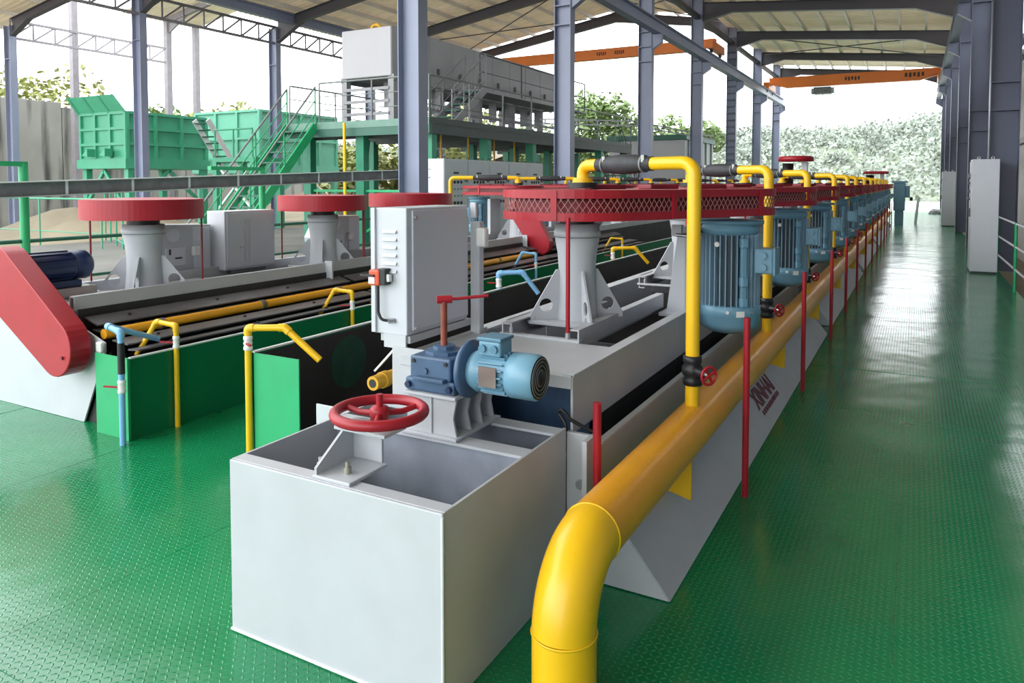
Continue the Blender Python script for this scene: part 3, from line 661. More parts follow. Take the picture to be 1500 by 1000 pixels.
# ---- agitator drives
def plate_with_hole(mb, poly, hc, hr, origin, er, ez, th, n=20):
    # 2-D polygon (r,z) with round hole, thickness th, placed by origin + er*r + ez*z
    nrm = er.cross(ez)
    angs = sorted(set([2 * math.pi * k / n for k in range(n)] + [math.atan2(p[1] - hc[1], p[0] - hc[0]) % (2 * math.pi) for p in poly]))
    outer = []; inner = []
    for a in angs:
        d = (math.cos(a), math.sin(a)); best = None
        for i in range(len(poly)):
            p, q = poly[i], poly[(i + 1) % len(poly)]; ex, ey = q[0] - p[0], q[1] - p[1]
            den = d[0] * ey - d[1] * ex
            if abs(den) < 1e-12: continue
            t = ((p[0] - hc[0]) * ey - (p[1] - hc[1]) * ex) / den; s_ = ((p[0] - hc[0]) * d[1] - (p[1] - hc[1]) * d[0]) / den
            if t > 0 and -1e-6 <= s_ <= 1 + 1e-6 and (best is None or t < best): best = t
        outer.append((hc[0] + d[0] * best, hc[1] + d[1] * best)); inner.append((hc[0] + d[0] * hr, hc[1] + d[1] * hr))
    m = len(angs); vs = []
    for sgn in (-th / 2, th / 2):
        vs += [origin + er * p[0] + ez * p[1] + nrm * sgn for p in outer] + [origin + er * p[0] + ez * p[1] + nrm * sgn for p in inner]
    fs = []
    for i in range(m):
        j = (i + 1) % m
        fs += [(i, j, m + j, m + i), (2 * m + i, 3 * m + i, 3 * m + j, 2 * m + j), (i, 2 * m + i, 2 * m + j, j), (m + i, m + j, 3 * m + j, 3 * m + i)]
    return mb.add(vs, fs)
def off(pts, d):  # inward offset of a closed loop by d
    n = len(pts); out = []
    for i in range(n):
        a = Vector(pts[i - 1]); b = Vector(pts[i]); c = Vector(pts[(i + 1) % n]); t = (c - a).normalized(); out.append((b.x - t.y * d, b.y + t.x * d))
    return out
def perim(pts):
    n = len(pts); L = [0]
    for i in range(n): L.append(L[-1] + (Vector(pts[(i + 1) % n]) - Vector(pts[i])).length)
    return L
def at_len(pts, L, s):
    s = s % L[-1]
    for i in range(len(pts)):
        if L[i + 1] >= s:
            u = (s - L[i]) / max(1e-9, L[i + 1] - L[i]); a = Vector(pts[i]); b = Vector(pts[(i + 1) % len(pts)]); return a + (b - a) * u
    return Vector(pts[0])
def build_guard(t, c1, r1, c2, r2, z0, z1, meshed, sub=None):
    loop = hull(c1, r1, c2, r2, 28 if meshed else 44); a = sum(loop[i - 1][0] * loop[i][1] - loop[i][0] * loop[i - 1][1] for i in range(len(loop)))
    if a < 0: loop = loop[::-1]
    inn = off(loop, .006); g = t
    cov = off(loop, .004)
    part('guard_top', MB().prism(cov, z1 - .006, z1 + .001, 'xy'), 'red', g)
    L = perim(loop)
    if meshed:
        part('guard_upper_band', MB().ring_band(loop, inn, z1 - .042, z1), 'red', g)
        part('guard_lower_band', MB().ring_band(loop, inn, z0, z0 + .042), 'red', g)
        nb = max(5, int(L[-1] / .62))
        for k in range(nb):
            p = at_len(loop, L, L[-1] * (k + .35) / nb); q = at_len(loop, L, L[-1] * (k + .35) / nb + .01); d = (q - p).normalized()
            part('guard_bar', MB().obox((p.x, p.y, (z0 + z1) / 2), (.032, .012, z1 - z0 - .006), math.atan2(d.y, d.x)), 'red', g)
        wl = off(loop, .008); Lw = perim(wl); n = int(Lw[-1] / .036); mb = MB(); za, zb = z0 + .03, z1 - .03
        for k in range(n):
            s = Lw[-1] * k / n; dlt = .036 * 1.9
            for sg in (-1, 1):
                pts = [at_len(wl, Lw, s + sg * dlt * u) for u in (0, .5, 1)]
                for q in range(2):
                    mb.bar((pts[q].x, pts[q].y, za + (zb - za) * q / 2), (pts[q + 1].x, pts[q + 1].y, za + (zb - za) * (q + 1) / 2), .0028, .0028)
        part('guard_mesh', mb, 'red_wire', g, kind='stuff', label='diamond wire mesh of the guard')
        top = MB()
        for k in range(3):
            u = (k + .5) / 3; p = Vector(c1[:2]).lerp(Vector(c2[:2]), u); d = (Vector(c2[:2]) - Vector(c1[:2])).normalized()
            part('cover_frame', MB().obox((p.x, p.y, z1 + .014), (.20, .12, .026), math.atan2(d.y, d.x)), 'red_dark', g, bevel=.005)
    else:
        part('guard_side', MB().ring_band(loop, inn, z0, z1), 'red', g)
    part('pulley', MB().lathe((c1[0], c1[1], z0 + .02), [(0, 0), (r1 * .80, 0), (r1 * .80, z1 - z0 - .06), (r1 * .5, z1 - z0 - .06), (0, z1 - z0 - .06)], n=28), 'red_dark', g)
    part('pulley', MB().lathe((c2[0], c2[1], z0 + .02), [(0, 0), (r2 * .62, 0), (r2 * .62, z1 - z0 - .06), (0, z1 - z0 - .06)], n=20), 'red_dark', g)
    bl = hull(c1, r1 * .82, c2, r2 * .66, 20)
    aa = sum(bl[i - 1][0] * bl[i][1] - bl[i][0] * bl[i - 1][1] for i in range(len(bl)))
    if aa < 0: bl = bl[::-1]
    part('belt', MB().ring_band(bl, off(bl, .008), z0 + .03, z1 - .05), 'red_dark', g)
    return loop
def build_drive(px, py, pz, label, group, rs=1.0, hs=1.0, guard=None, beams=True, meshed=True, gz=(1.41, 1.565), rods=()):
    t = thing('agitator_drive', label, 'agitator', (px, py, pz), group)
    if beams:
        for xb, s in ((px + .175, 1), (px - .235, -1)):
            prof = [(xb - s * .035, pz - .06), (xb + s * .012, pz - .06), (xb + s * .012, pz + .03), (xb - s * .035, pz + .03), (xb - s * .035, pz + .022), (xb + s * .004, pz + .022), (xb + s * .004, pz - .052), (xb - s * .035, pz - .052)]
            part('beam', MB().prism(prof, py - .40, py + .98), 'grey_paint', t)
        part('cross_angle', MB().box(px - .26, px + .19, py - .405, py - .365, pz - .036, pz - .022), 'grey_light', t, bevel=.003)
        part('end_plate', MB().box(px - .262, px - .25, py - .34, py - .05, pz - .03, pz + .035), 'grey_light', t, bevel=.003)
        for dx in (-.2, .12): part('bolt', hexbolt(MB(), (px + dx, py - .385, pz - .022), .014, .03), 'steel', t)
    q = .235 * rs
    part('base_plate', MB().prism([(px - q, py - q * .65), (px - q * .85, py - q * .82), (px + q * .68, py - q * .82), (px + q * .68, py + q * .8), (px + q * .5, py + q), (px - q * .8, py + q), (px - q, py + q * .8)], pz - .008, pz + .010, 'xy'), 'grey_light', t, bevel=.002)
    for dx, dy in ((-.8, -.64), (.5, -.64), (-.8, .8), (.5, .8)): part('bolt', hexbolt(MB(), (px + dx * q, py + dy * q, pz + .010), .013, .02), 'steel', t)
    h = hs
    part('housing', MB().lathe((px, py, pz + .01), [(.112 * rs, 0), (.104 * rs, .10 * h), (.099 * rs, .25 * h), (.107 * rs, .36 * h), (.120 * rs, .43 * h), (.120 * rs, .448 * h), (.127 * rs, .453 * h), (.127 * rs, .483 * h), (.121 * rs, .488 * h), (.121 * rs, .52 * h), (0, .52 * h)], n=36), 'grey_light', t)
    part('seal_ring', MB().torus((px, py, pz + .01 + .45 * h), .1215 * rs, .003, n=36, m=6), 'black', t)
    part('shaft', MB().cyl((px, py, pz + .52 * h), (px, py, gz[0] + .03), .095 * rs, n=24), 'black', t)
    for k in range(4):
        a = R(40 + 90 * k); er = Vector((math.cos(a), math.sin(a), 0)); ez = Vector((0, 0, 1))
        part('gusset', plate_with_hole(MB(), [(.094 * rs, 0), (.262 * rs, 0), (.262 * rs, .028 * h), (.118 * rs, .27 * h), (.094 * rs, .27 * h)], (.175 * rs, .078 * h), .036 * rs, Vector((px, py, pz + .010)), er, ez, .011), 'grey_light', t)
    if guard: build_guard(t, (px, py), guard[0], guard[1], guard[2], gz[0], gz[1], meshed)
    for (rx, ry, rz0) in rods: part('guard_rod', MB().cyl((rx, ry, rz0), (rx, ry, gz[0] + .02), .011 if meshed else .008, n=10), 'red' if meshed else 'red_dark', t)
    return t
UY = [0, 2.15, 4.3, 6.75, 8.85, 10.95, 13.1, 15.5, 17.6, 19.7, 21.9, 24.0, 26.1]
AX, AY, AZ = -1.62, 3.70, .85
MX, MY = -1.0, 4.62
adrv = build_drive(AX, AY, AZ, 'first agitator drive of the near row, under a red mesh guard', 'agitator drives of the near row', guard=(.405, (MX, MY), .265), rods=((AX + .12, AY - .385, AZ - .02),))
for k in range(1, 13): dup(adrv, (AX, AY + UY[k], AZ), f'{ORD[k]} agitator drive of the near row with its red mesh guard, from the front', 'agitator drives of the near row')

# ---- vertical motors
def build_motor(mx, my, label, group, zt=1.375, zb=.69, rr=1.0, stand=True, body='motor_light', side=1):
    t = thing('electric_motor', label, 'motor', (mx, my, zb), group)
    b = part('body', MB().cyl((mx, my, zb + .16), (mx, my, zt - .05), .150 * rr, n=28), 'motor_core', t)
    mb = MB(); nf = 34
    for k in range(nf):
        a = 2 * math.pi * k / nf; d = Vector((math.cos(a), math.sin(a), 0))
        mb.bar(Vector((mx, my, zb + .165)) + d * .165 * rr, Vector((mx, my, zt - .085)) + d * .165 * rr, .0055, .034, up=d)
    part('cooling_fins', mb, 'motor_fin', b, kind='stuff')
    part('end_shield', MB().lathe((mx, my, zt - .09), [(.150 * rr, 0), (.172 * rr, .02), (.172 * rr, .05), (.155 * rr, .065), (.20 * rr, .068), (.20 * rr, .09), (0, .09)], n=32), body, t)
    cw = part('fan_cowl', MB().lathe((mx, my, zb), [(0, 0), (.11 * rr, .0), (.165 * rr, .03), (.183 * rr, .06), (.183 * rr, .105), (.186 * rr, .108), (.186 * rr, .165), (.175 * rr, .172), (.15 * rr, .172)], n=36), body, t)
    for a in (-1.4, -.6): part('cowl_bolt', MB().cyl((mx + .18 * rr * math.cos(a), my + .18 * rr * math.sin(a), zb + .14), (mx + .197 * rr * math.cos(a), my + .197 * rr * math.sin(a), zb + .14), .010, n=8), 'steel', cw)
    tb = part('terminal_box', MB().obox((mx + side * .215 * rr, my - .01, zt - .24), (.11, .15, .15)), body, t, bevel=.01)
    part('terminal_lid', MB().obox((mx + side * .277 * rr, my - .01, zt - .24), (.014, .165, .165)), body, tb, bevel=.004)
    for dz in (-.035, .035): part('cable_gland', MB().cyl((mx + side * .215 * rr, my - .083, zt - .24 + dz), (mx + side * .215 * rr, my - .11, zt - .24 + dz), .022, n=12), body, tb)
    a = -0.9
    for zz in (zt - .13, zb + .20, (zt + zb) / 2 - .02):
        part('lug', MB().obox((mx + .182 * rr * math.cos(a), my + .182 * rr * math.sin(a), zz), (.05, .045, .06), a), body, t, bevel=.01)
    part('foot_strip', MB().obox((mx + .178 * rr * math.cos(a), my + .178 * rr * math.sin(a), (zt + zb) / 2 + .02), (.03, .035, .36), a), body, t, bevel=.006)
    a2 = -1.75; part('eye_bolt', MB().cyl((mx + .165 * rr * math.cos(a2), my + .165 * rr * math.sin(a2), zt - .14), (mx + .195 * rr * math.cos(a2), my + .195 * rr * math.sin(a2), zt - .14), .016, n=8), 'white', t)
    part('nameplate', MB().obox((mx + .188 * rr * math.cos(-1.0), my + .188 * rr * math.sin(-1.0), zb + .13), (.002, .05, .035), -1.0), 'white', cw)
    if stand:
        sx = mx - .225
        part('stand_plate', MB().box(sx - .006, sx + .006, my - .17, my + .17, .80, zt - .03), 'grey_light', t, bevel=.003)
        for yy in (my - .17, my + .16): part('stand_rib', MB().prism([(sx - .12, .80), (sx, .80), (sx, zt - .04), (sx - .045, zt - .04)], yy, yy + .012), 'grey_light', t)
        part('stand_foot', MB().box(sx - .16, sx + .06, my - .20, my + .20, .778, .80), 'grey_light', t, bevel=.004)
        part('stand_arm', MB().box(sx - .09, sx + .02, my - .12, my + .12, .826, .86), 'grey_paint', t)
        part('clamp_block', MB().box(sx - .085, sx - .02, my - .20, my - .15, zt - .10, zt - .03), 'grey_paint', t, bevel=.006)
        part('adjusting_screw', MB().cyl((sx - .05, my - .21, zt - .09), (mx - .12, my - .205, zt - .10), .012, n=10), 'steel', t)
        part('slide_rail', MB().box(sx + .006, sx + .055, my - .10, my + .10, .86, zt - .06), 'grey_paint', t)
    return t
amot = build_motor(MX, MY, 'first light blue vertical motor of the near row, right of the front riser', 'vertical motors of the near row')
for k in range(1, 13): dup(amot, (MX, MY + UY[k] + (.15 if k in (1, 2) else 0), .69), f'{ORD[k]} blue vertical motor of the near row, counted from the front', 'vertical motors of the near row')

# ---- yellow riser pipes with valve and rubber hose
def build_riser(rx, ry, dx, dy, dz, zb, zt, label, group, r=.032, valve=True, hose=True):
    t = thing('riser_pipe', label, 'pipe', (rx, ry, zb), group)
    A = Vector((rx, ry, zt)); B = Vector((dx, dy, zt)); d = (B - A)
    h0 = A + d * .34; h1 = A + d * .84
    part('riser', MB().tube(fillet([(rx, ry, zb), A, h0 + d * .02], .075), r, n=18), 'yellow', t)
    part('drop', MB().tube(fillet([h1 - d * .02, B, (dx, dy, dz)], .075), r, n=18), 'yellow', t)
    nseg = 12; pts = [h0.lerp(h1, u / nseg) for u in range(nseg + 1)]
    rad = [r * (1.12 if (u < 2 or u > nseg - 2) else 1.14 + .46 * math.sin(math.pi * (u - 1) / (nseg - 2))) for u in range(nseg + 1)]
    hs = part('rubber_hose', MB().tube(pts, rad, n=18), 'hose', t, label='black rubber hose')
    for u in (.14, .86):
        c = h0.lerp(h1, u); e = d.normalized(); part('hose_clamp', MB().cyl(c - e * .005, c + e * .005, r * 1.40, n=18), 'grey_dark', hs); part('clamp_screw', MB().obox(c + Vector((.0, -.75, .55)) * r * 1.4, (.014, .012, .035), .4), 'white', hs)
    part('elbow_collar', MB().cyl((rx, ry, zt - .085), (rx, ry, zt - .075), r * 1.06, n=18), 'yellow', t)
    part('flange', MB().cyl((dx, dy, dz - .005), (dx, dy, dz + .025), r * 2.5, n=24), 'black', t)
    part('flange_ring', MB().cyl((dx, dy, dz + .025), (dx, dy, dz + .05), r * 1.7, n=24), 'yellow', t)
    if valve:
        vz = zb + .175
        v = part('valve', MB().lathe((rx, ry, vz - .07), [(r * 1.05, 0), (r * 1.35, .004), (r * 1.35, .03), (r * 1.15, .04), (r * 1.5, .055), (r * 1.5, .085), (r * 1.15, .10), (r * 1.35, .11), (r * 1.35, .136), (r * 1.05, .14)], n=20), 'black', t)
        e = Vector((.80, -.60, 0)); p = Vector((rx, ry, vz))
        part('valve_bonnet', MB().cyl(p, p + e * .085, .030, .020, n=14), 'black', v)
        part('valve_stem', MB().cyl(p + e * .085, p + e * .118, .009, n=10), 'steel', v)
        wcn = p + e * .118; q = e.to_track_quat('Z', 'Y').to_matrix()
        part('valve_wheel', MB().torus(wcn, .040, .0065, n=24, m=8, M=q), 'red', v)
        for k in range(4):
            aa = math.pi / 2 * k + .5; part('valve_spoke', MB().cyl(wcn, wcn + q @ Vector((.038 * math.cos(aa), .038 * math.sin(aa), 0)), .006, n=6), 'red', v)
    return t
RYS = [3.40, 5.37, 7.45, 10.05, 12.1, 13.9, 16.2, 18.6, 20.7, 22.8, 25.0, 27.1, 29.2]
for k in range(13):
    build_riser(PX, RYS[k], AX + .04, AY + UY[k] - .02, 1.578, PZ + PR - .012, 1.695, f'{ORD[k]} yellow riser pipe with black hose along the main pipe, from the front', 'yellow risers of the near row')

# ---- raised red discs farther down the near row
def raised_disc(x, y, z, r, label):
    t = thing('raised_drive', label, 'agitator', (x, y, 1.2), 'raised drives with red discs')
    part('disc', MB().lathe((x, y, z - .07), [(0, 0), (r, 0), (r, .07), (r * .9, .085), (0, .085)], n=28), 'red', t)
    part('post', MB().box(x + r * .35, x + r * .65, y - .06, y + .06, 1.2, z - .07), 'grey_light', t)
    part('motor', MB().lathe((x - r * .45, y, 1.55), [(0, 0), (r * .32, 0), (r * .32, z - 1.65), (0, z - 1.65)], n=16), 'black', t)
raised_disc(-1.72, 12.75, 2.02, .27, 'red disc on a grey post rising above the near row risers')
raised_disc(-1.10, 25.4, 1.95, .36, 'small distant red disc rising near the end of the near row')

# ---- left launder of the near row
LXW, LZ = -3.22, .655
la = thing('froth_launder', 'green froth launder with black lining left of the front grey box', 'launder', (-2.8, 2.88, 0))
part('left_wall', MB().box(LXW - .008, LXW, 2.88, 31.3, 0.0, LZ), 'green_launder', la)
part('lining', MB().box(LXW, LXW + .006, 2.892, 31.3, .02, LZ - .012), 'rubber', la)
part('front_plate', MB().box(LXW - .008, -2.88, 2.88, 2.888, 0.0, LZ), 'green_rail', la)
part('floor_plate', MB().box(LXW, TX0, 2.89, 31.3, .015, .03), 'rubber', la)
part('right_wall', MB().box(TX0 - .02, TX0 - .004, 2.74, 31.3, .02, .60), 'grey_dark', la)
part('top_edge', MB().box(LXW - .014, LXW + .008, 2.88, 31.3, LZ, LZ + .010), 'edge_white', la)
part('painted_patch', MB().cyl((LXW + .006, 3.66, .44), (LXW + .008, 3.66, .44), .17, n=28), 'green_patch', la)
part('front_tab', MB().box(-2.63, -2.40, 2.745, 2.755, 0.0, .49), 'grey_light', la, bevel=.004)
part('brace', MB().bar((-2.46, 3.0, .62), (-2.31, 3.0, .77), .010, .010), 'edge_white', la)
sc = thing('froth_scraper', 'orange scraper roller inside the black lined launder of the near row', 'roller', (-2.36, 2.86, .5))
for a, b in [(2.86, 3.02), (3.04, 3.9), (3.95, 4.9), (4.95, 6.4), (6.5, 8.4)]:
    part('roller_segment', MB().cyl((-2.36, a, .60), (-2.36, b, .60), .036, n=18), 'yellow_roller', sc)
part('roller_collar', MB().cyl((-2.36, 2.93, .60), (-2.36, 2.97, .60), .042, n=18), 'yellow_roller', sc)
part('roller_bore', MB().cyl((-2.36, 2.858, .60), (-2.36, 2.862, .60), .022, n=14), 'rubber', sc)
for a, b in [(3.3, 5.2), (5.4, 7.4), (7.6, 9.6), (9.8, 12.5)]:
    part('paddle', MB().obox((-2.50, (a + b) / 2, .60), (.16, b - a, .012), M=Matrix.Rotation(R(-8), 3, 'Y')), 'steel_plank', sc)

# ================================================================== ROW B (second row, to the left)
tb = thing('flotation_tank', 'grey tank of the second row behind the green launder', 'tank', (-5.4, 2.9, 0))
part('front_plate', MB().prism([(-7.0, 0), (-4.86, 0), (-4.61, .50), (-4.61, .56), (-5.05, .70), (-7.0, .72)], 2.90, 2.912), 'grey_light', tb, bevel=.002)
part('front_edge', MB().prism([(-4.86, 0), (-4.60, 0), (-4.60, .50)], 2.93, 2.94), 'rubber', tb)
part('right_wall', MB().box(-4.98, -4.97, 2.95, 31, 0.1, .74), 'rubber', tb)
part('left_wall', MB().box(-5.85, -5.84, 2.912, 31, 0, .74), 'grey_paint', tb)
part('pulp', MB().box(-5.84, -4.98, 2.95, 31, .40, .44), 'rubber', tb)
part('lip_tab', MB().box(-4.66, -4.60, 2.865, 2.90, .50, .57), 'white', tb, bevel=.012)
for k in range(7):
    a = 2.93 + 4.0 * k
    part('channel_beam', MB().prism([(-5.04, .735), (-4.99, .735), (-4.99, .745), (-5.03, .745), (-5.03, .82), (-4.99, .82), (-4.99, .83), (-5.04, .83)], a, a + 3.97), 'grey_paint', tb)
    part('channel_face', MB().box(-4.995, -4.985, a, a + 3.97, .735, .83), 'grey_paint', tb)
    part('channel_beam', MB().box(-5.70, -5.64, a, a + 3.97, .735, .83), 'grey_paint', tb)
    part('deck_plate', MB().box(-5.64, -5.04, a + .02, a + 1.5, .745, .757), 'grey_light', tb)
for yy in (5.35, 9.4): part('joint_tab', MB().box(-4.99, -4.90, yy, yy + .02, .66, .85), 'grey_light', tb)
# scraper with planks and roller
sb2 = thing('froth_scraper', 'dark scraper planks with a jointed orange roller in the second row', 'roller', (-4.7, 3.0, .5))
for a, b in [(2.95, 3.36), (3.42, 4.28), (4.34, 5.20), (5.26, 6.6), (6.66, 8.2), (8.26, 9.2)]:
    part('roller_segment', MB().cyl((-4.70, a, .60), (-4.70, b, .60), .034, n=16), 'yellow_main', sb2)
    part('roller_collar', MB().cyl((-4.70, b, .60), (-4.70, b + .03, .60), .040, n=16), 'grey_dark', sb2)
for (xc, zc, wd, tilt) in [(-4.87, .665, .15, 16), (-4.79, .605, .12, 6), (-4.56, .555, .16, 4), (-4.42, .52, .11, -4)]:
    for a, b in [(2.97, 5.5), (5.56, 7.0), (7.06, 9.3), (9.36, 13)]:
        pk = part('plank', MB().obox((xc, (a + b) / 2, zc), (wd, b - a, .010), M=Matrix.Rotation(R(tilt), 3, 'Y')), 'steel_plank', sb2)
    for k in range(6):
        part('bolt', MB().cyl((xc, 3.25 + k * .75, zc + .005), (xc, 3.25 + k * .75, zc + .018), .012, n=6), 'black', sb2)
# red chain guard with motor at the front of the row
def chain_guard(y0, lo, up, r0, r1, label):
    t = thing('chain_guard', label, 'guard', (lo[0], y0, lo[1] - r0), 'slanted red chain guards')
    loop = hull((up[0], up[1]), r1, (lo[0], lo[1]), r0, 26)
    part('casing', MB().prism(loop, y0, y0 + .14), 'red', t, bevel=.008)
    part('mounting_bolt', MB().cyl((lo[0] + .10, y0 - .004, lo[1] - .05), (lo[0] + .10, y0 - .012, lo[1] - .05), .012, n=8), 'red_dark', t)
    return t
chain_guard(2.72, (-4.87, .53), (-5.52, .94), .185, .22, 'large slanted red chain guard at the front of the second row')
chain_guard(9.5, (-4.75, .72), (-5.05, 1.20), .16, .19, 'distant slanted red chain guard seen behind the near pedestal')
bm = thing('scraper_motor', 'dark navy horizontal motor behind the slanted red chain guard', 'motor', (-5.55, 3.05, .83))
part('body', MB().lathe((-5.55, 2.90, .985), [(0, 0), (.10, 0), (.105, .02), (.105, .33), (.10, .34)], n=26, axis='y'), 'navy', bm)
part('fan_cowl', MB().lathe((-5.55, 3.24, .985), [(.10, 0), (.109, .01), (.109, .10), (.08, .135), (0, .14)], n=26, axis='y'), 'navy', bm)
for k in range(12):
    a = 2 * math.pi * k / 12; d = Vector((math.cos(a), 0, math.sin(a)))
    part('cooling_fin', MB().bar(Vector((-5.55, 2.93, .985)) + d * .107, Vector((-5.55, 3.22, .985)) + d * .107, .006, .014, up=d), 'navy', bm)
part('base', MB().box(-5.66, -5.44, 2.98, 3.26, .835, .885), 'navy', bm, bevel=.006)
part('support_block', MB().box(-5.66, -5.40, 3.05, 3.35, .76, .835), 'bronze_plate', bm, bevel=.006)
# pedestals with closed guards
BX, BZ = -5.3, .757
bd0 = build_drive(BX, 3.67, BZ, 'first grey pedestal of the second row under a closed red guard', 'closed guard drives of the second row', rs=1.25, hs=.98, guard=(.44, (BX - .30, 3.95), .30), beams=False, meshed=False, gz=(1.325, 1.475), rods=((BX - .37, 3.47, .76), (BX + .27, 3.99, .76), (BX + .22, 4.03, .76)))
dup(bd0, (BX, 5.66, BZ), 'second grey pedestal of the second row under a closed red guard', 'closed guard drives of the second row')
bd3 = dup(bd0, (BX, 7.15, BZ), 'closed red guard above the grey control cabinet, third of the second row', 'closed guard drives of the second row'); bd3.scale = (1.12, 1.12, 1.0)
# grey motor casings and control boxes between them
def gear_case(x, y, label):
    t = thing('drive_casing', label, 'casing', (x, y, .76), 'grey drive casings of the second row')
    part('casing', MB().prism([(y, .77), (y + .62, .77), (y + .62, 1.22), (y + .10, 1.24), (y - .06, 1.0)], x - .22, x, 'yz'), 'grey_paint', t, bevel=.01)
    part('oval_plate', MB().cyl((x, y + .22, 1.14), (x + .012, y + .22, 1.14), .06, n=20), 'grey_cabinet', t)
    pn = part('name_panel', MB().box(x, x + .01, y + .14, y + .34, .87, 1.03), 'grey_cabinet', t, bevel=.003)
    part('print', MB().box(x + .01, x + .012, y + .17, y + .19, .97, 1.02), 'ink', pn); part('print', MB().box(x + .01, x + .012, y + .23, y + .30, .93, .945), 'ink', pn)
    part('switch', MB().box(x + .004, x + .05, y + .40, y + .46, .95, 1.03), 'white', t, bevel=.006)
    part('lid', MB().box(x - .21, x + .01, y + .42, y + .60, .80, 1.20), 'grey_cabinet', t, bevel=.006)
    return t
gear_case(-5.72, 4.02, 'grey drive casing with nameplate behind the first pedestal')
gear_case(-5.72, 6.10, 'grey drive casing behind the second pedestal of the second row')
def bcab(x, y, label):
    t = thing('control_cabinet', label, 'cabinet', (x, y, .757), 'small control cabinets of the second row')
    part('body', MB().box(x - .24, x, y, y + .60, .79, 1.34), 'grey_cabinet', t, bevel=.008)
    part('door', MB().box(x, x + .01, y + .02, y + .58, .81, 1.32), 'grey_cabinet', t, bevel=.004)
    part('latch_bar', MB().box(x + .01, x + .022, y + .22, y + .27, .86, 1.22), 'grey_light', t, bevel=.005)
    part('lock', MB().cyl((x + .01, y + .245, 1.24), (x + .03, y + .245, 1.24), .025, n=16), 'grey_light', t)
    part('foot', MB().box(x - .2, x - .02, y + .08, y + .5, .757, .79), 'grey_dark', t)
    part('handle', MB().bar((x + .02, y + .16, 1.0), (x + .02, y + .26, 1.0), .02, .02), 'grey_light', t)
    return t
bcab(-5.56, 4.66, 'grey control cabinet between the first two pedestals of the second row')
# farther units of the second row: mesh guard, motor, yellow pipe
gz = (1.42, 1.56)
fd1 = build_drive(BX, 9.85, BZ, 'fourth drive of the second row, first with a red mesh guard', 'mesh guard drives of the second row', rs=1.15, hs=1.1, guard=(.40, (BX - .62, 9.75), .26), beams=False, gz=gz)
fm1 = build_motor(BX - .62, 9.75, 'blue vertical motor right of the tall switch cabinets', 'vertical motors of the second row', zt=1.385, zb=.80, rr=.86, stand=False, side=-1)
part('stand', MB().box(BX - .38, BX - .33, 9.60, 9.90, .757, 1.36), 'grey_light', fm1)
for k in range(1, 9):
    dup(fd1, (BX, 9.85 + 2.12 * k, BZ), f'{ORD[k + 3]} drive of the second row with red mesh guard, from the front', 'mesh guard drives of the second row')
    dup(fm1, (BX - .62, 9.75 + 2.12 * k, .80), f'{ORD[k]} blue vertical motor of the second row, from the front', 'vertical motors of the second row')
for k in range(9):
    build_riser(BX - .95, 9.45 + 2.12 * k, BX + .02, 9.84 + 2.12 * k, 1.575, .75, 1.68, f'{ORD[k]} small yellow riser with black hose in the second row', 'yellow risers of the second row', r=.030, valve=False)
# green launder wall of row B
GX = -4.25
lb = thing('froth_launder', 'long green launder wall with white top edge beside the left walkway', 'launder', (-4.4, 2.83, 0))
part('right_wall', MB().box(GX - .008, GX, 2.83, 31, 0, .51), 'green_launder', lb)
part('front_plate', MB().box(-4.59, GX, 2.822, 2.83, 0, .515), 'green_rail', lb)
part('top_edge', MB().box(GX - .014, GX + .006, 2.83, 31, .51, .520), 'edge_white', lb)
part('lining', MB().box(GX - .014, GX - .009, 2.84, 31, .05, .50), 'rubber', lb)
part('inner_wall', MB().box(-4.60, -4.592, 2.83, 31, 0, .46), 'rubber', lb)
part('bottom', MB().box(-4.59, GX - .01, 2.84, 31, .02, .04), 'rubber', lb)
part('corner_angle', MB().box(GX - .03, GX + .004, 2.81, 2.822, 0, .515), 'green_rail', lb)
# spray pipes with valves
def spray_pipe(x, y, zf, zt, over, end, material, label, group, r=.0165, valve_z=None, black_sec=None, valve=True, lev=-1):
    t = thing('spray_pipe', label, 'pipe', (x, y, zf), group)
    part('pipe', MB().tube(fillet([(x, y, zf), (x, y, zt), over, end], .028, 5), r, n=12), material, t)
    for p in ((x, y, zt), over): part('elbow', MB().tube(fillet([Vector(p) + (Vector(a) - Vector(p)).normalized() * .035 for a in [(x, y, zf) if p == (x, y, zt) else (x, y, zt)]] + [p] + [Vector(p) + (Vector(b) - Vector(p)).normalized() * .035 for b in [over if p == (x, y, zt) else end]], .026, 5), r * 1.22, n=12), material, t)
    if valve:
        v = part('valve', MB().lathe((x, y, valve_z - .04), [(r, 0), (r * 1.3, .004), (r * 1.3, .02), (r * 1.05, .025), (r * 1.35, .04), (r * 1.05, .055), (r * 1.3, .06), (r * 1.3, .078), (r, .082)], n=14), 'white', t)
        part('lever', MB().bar((x, y - .012, valve_z), (x + lev * .085, y - .06, valve_z + .006), .014, .009), 'red', v)
    if black_sec: part('sleeve', MB().cyl((x, y, black_sec[0]), (x, y, black_sec[1]), r * 1.15, n=12), 'black', t)
    return t
spray_pipe(-4.22, 2.755, 0, .695, (-4.36, 2.76, .72), (-4.42, 3.15, .56), 'water_pipe_blue', 'light blue water pipe with red lever at the green launder corner', 'spray pipes of the second row', valve_z=.36, black_sec=(.44, .63), r=.018)
spray_pipe(-4.225, 3.14, 0, .67, (-4.42, 3.14, .68), (-4.52, 3.06, .46), 'yellow', 'yellow spray pipe on the green launder wall beside the blue pipe', 'spray pipes of the second row', valve_z=.56)
spray_pipe(-4.225, 4.86, 0, .665, (-4.42, 4.86, .675), (-4.52, 4.78, .46), 'yellow', 'yellow spray pipe on the green launder left of the control cabinet', 'spray pipes of the second row', valve_z=.55)
spray_pipe(-4.225, 5.55, 0, .665, (-4.42, 5.55, .675), (-4.52, 5.47, .46), 'yellow', 'yellow spray pipe partly hidden by the control cabinet edge', 'spray pipes of the second row', valve_z=.55)
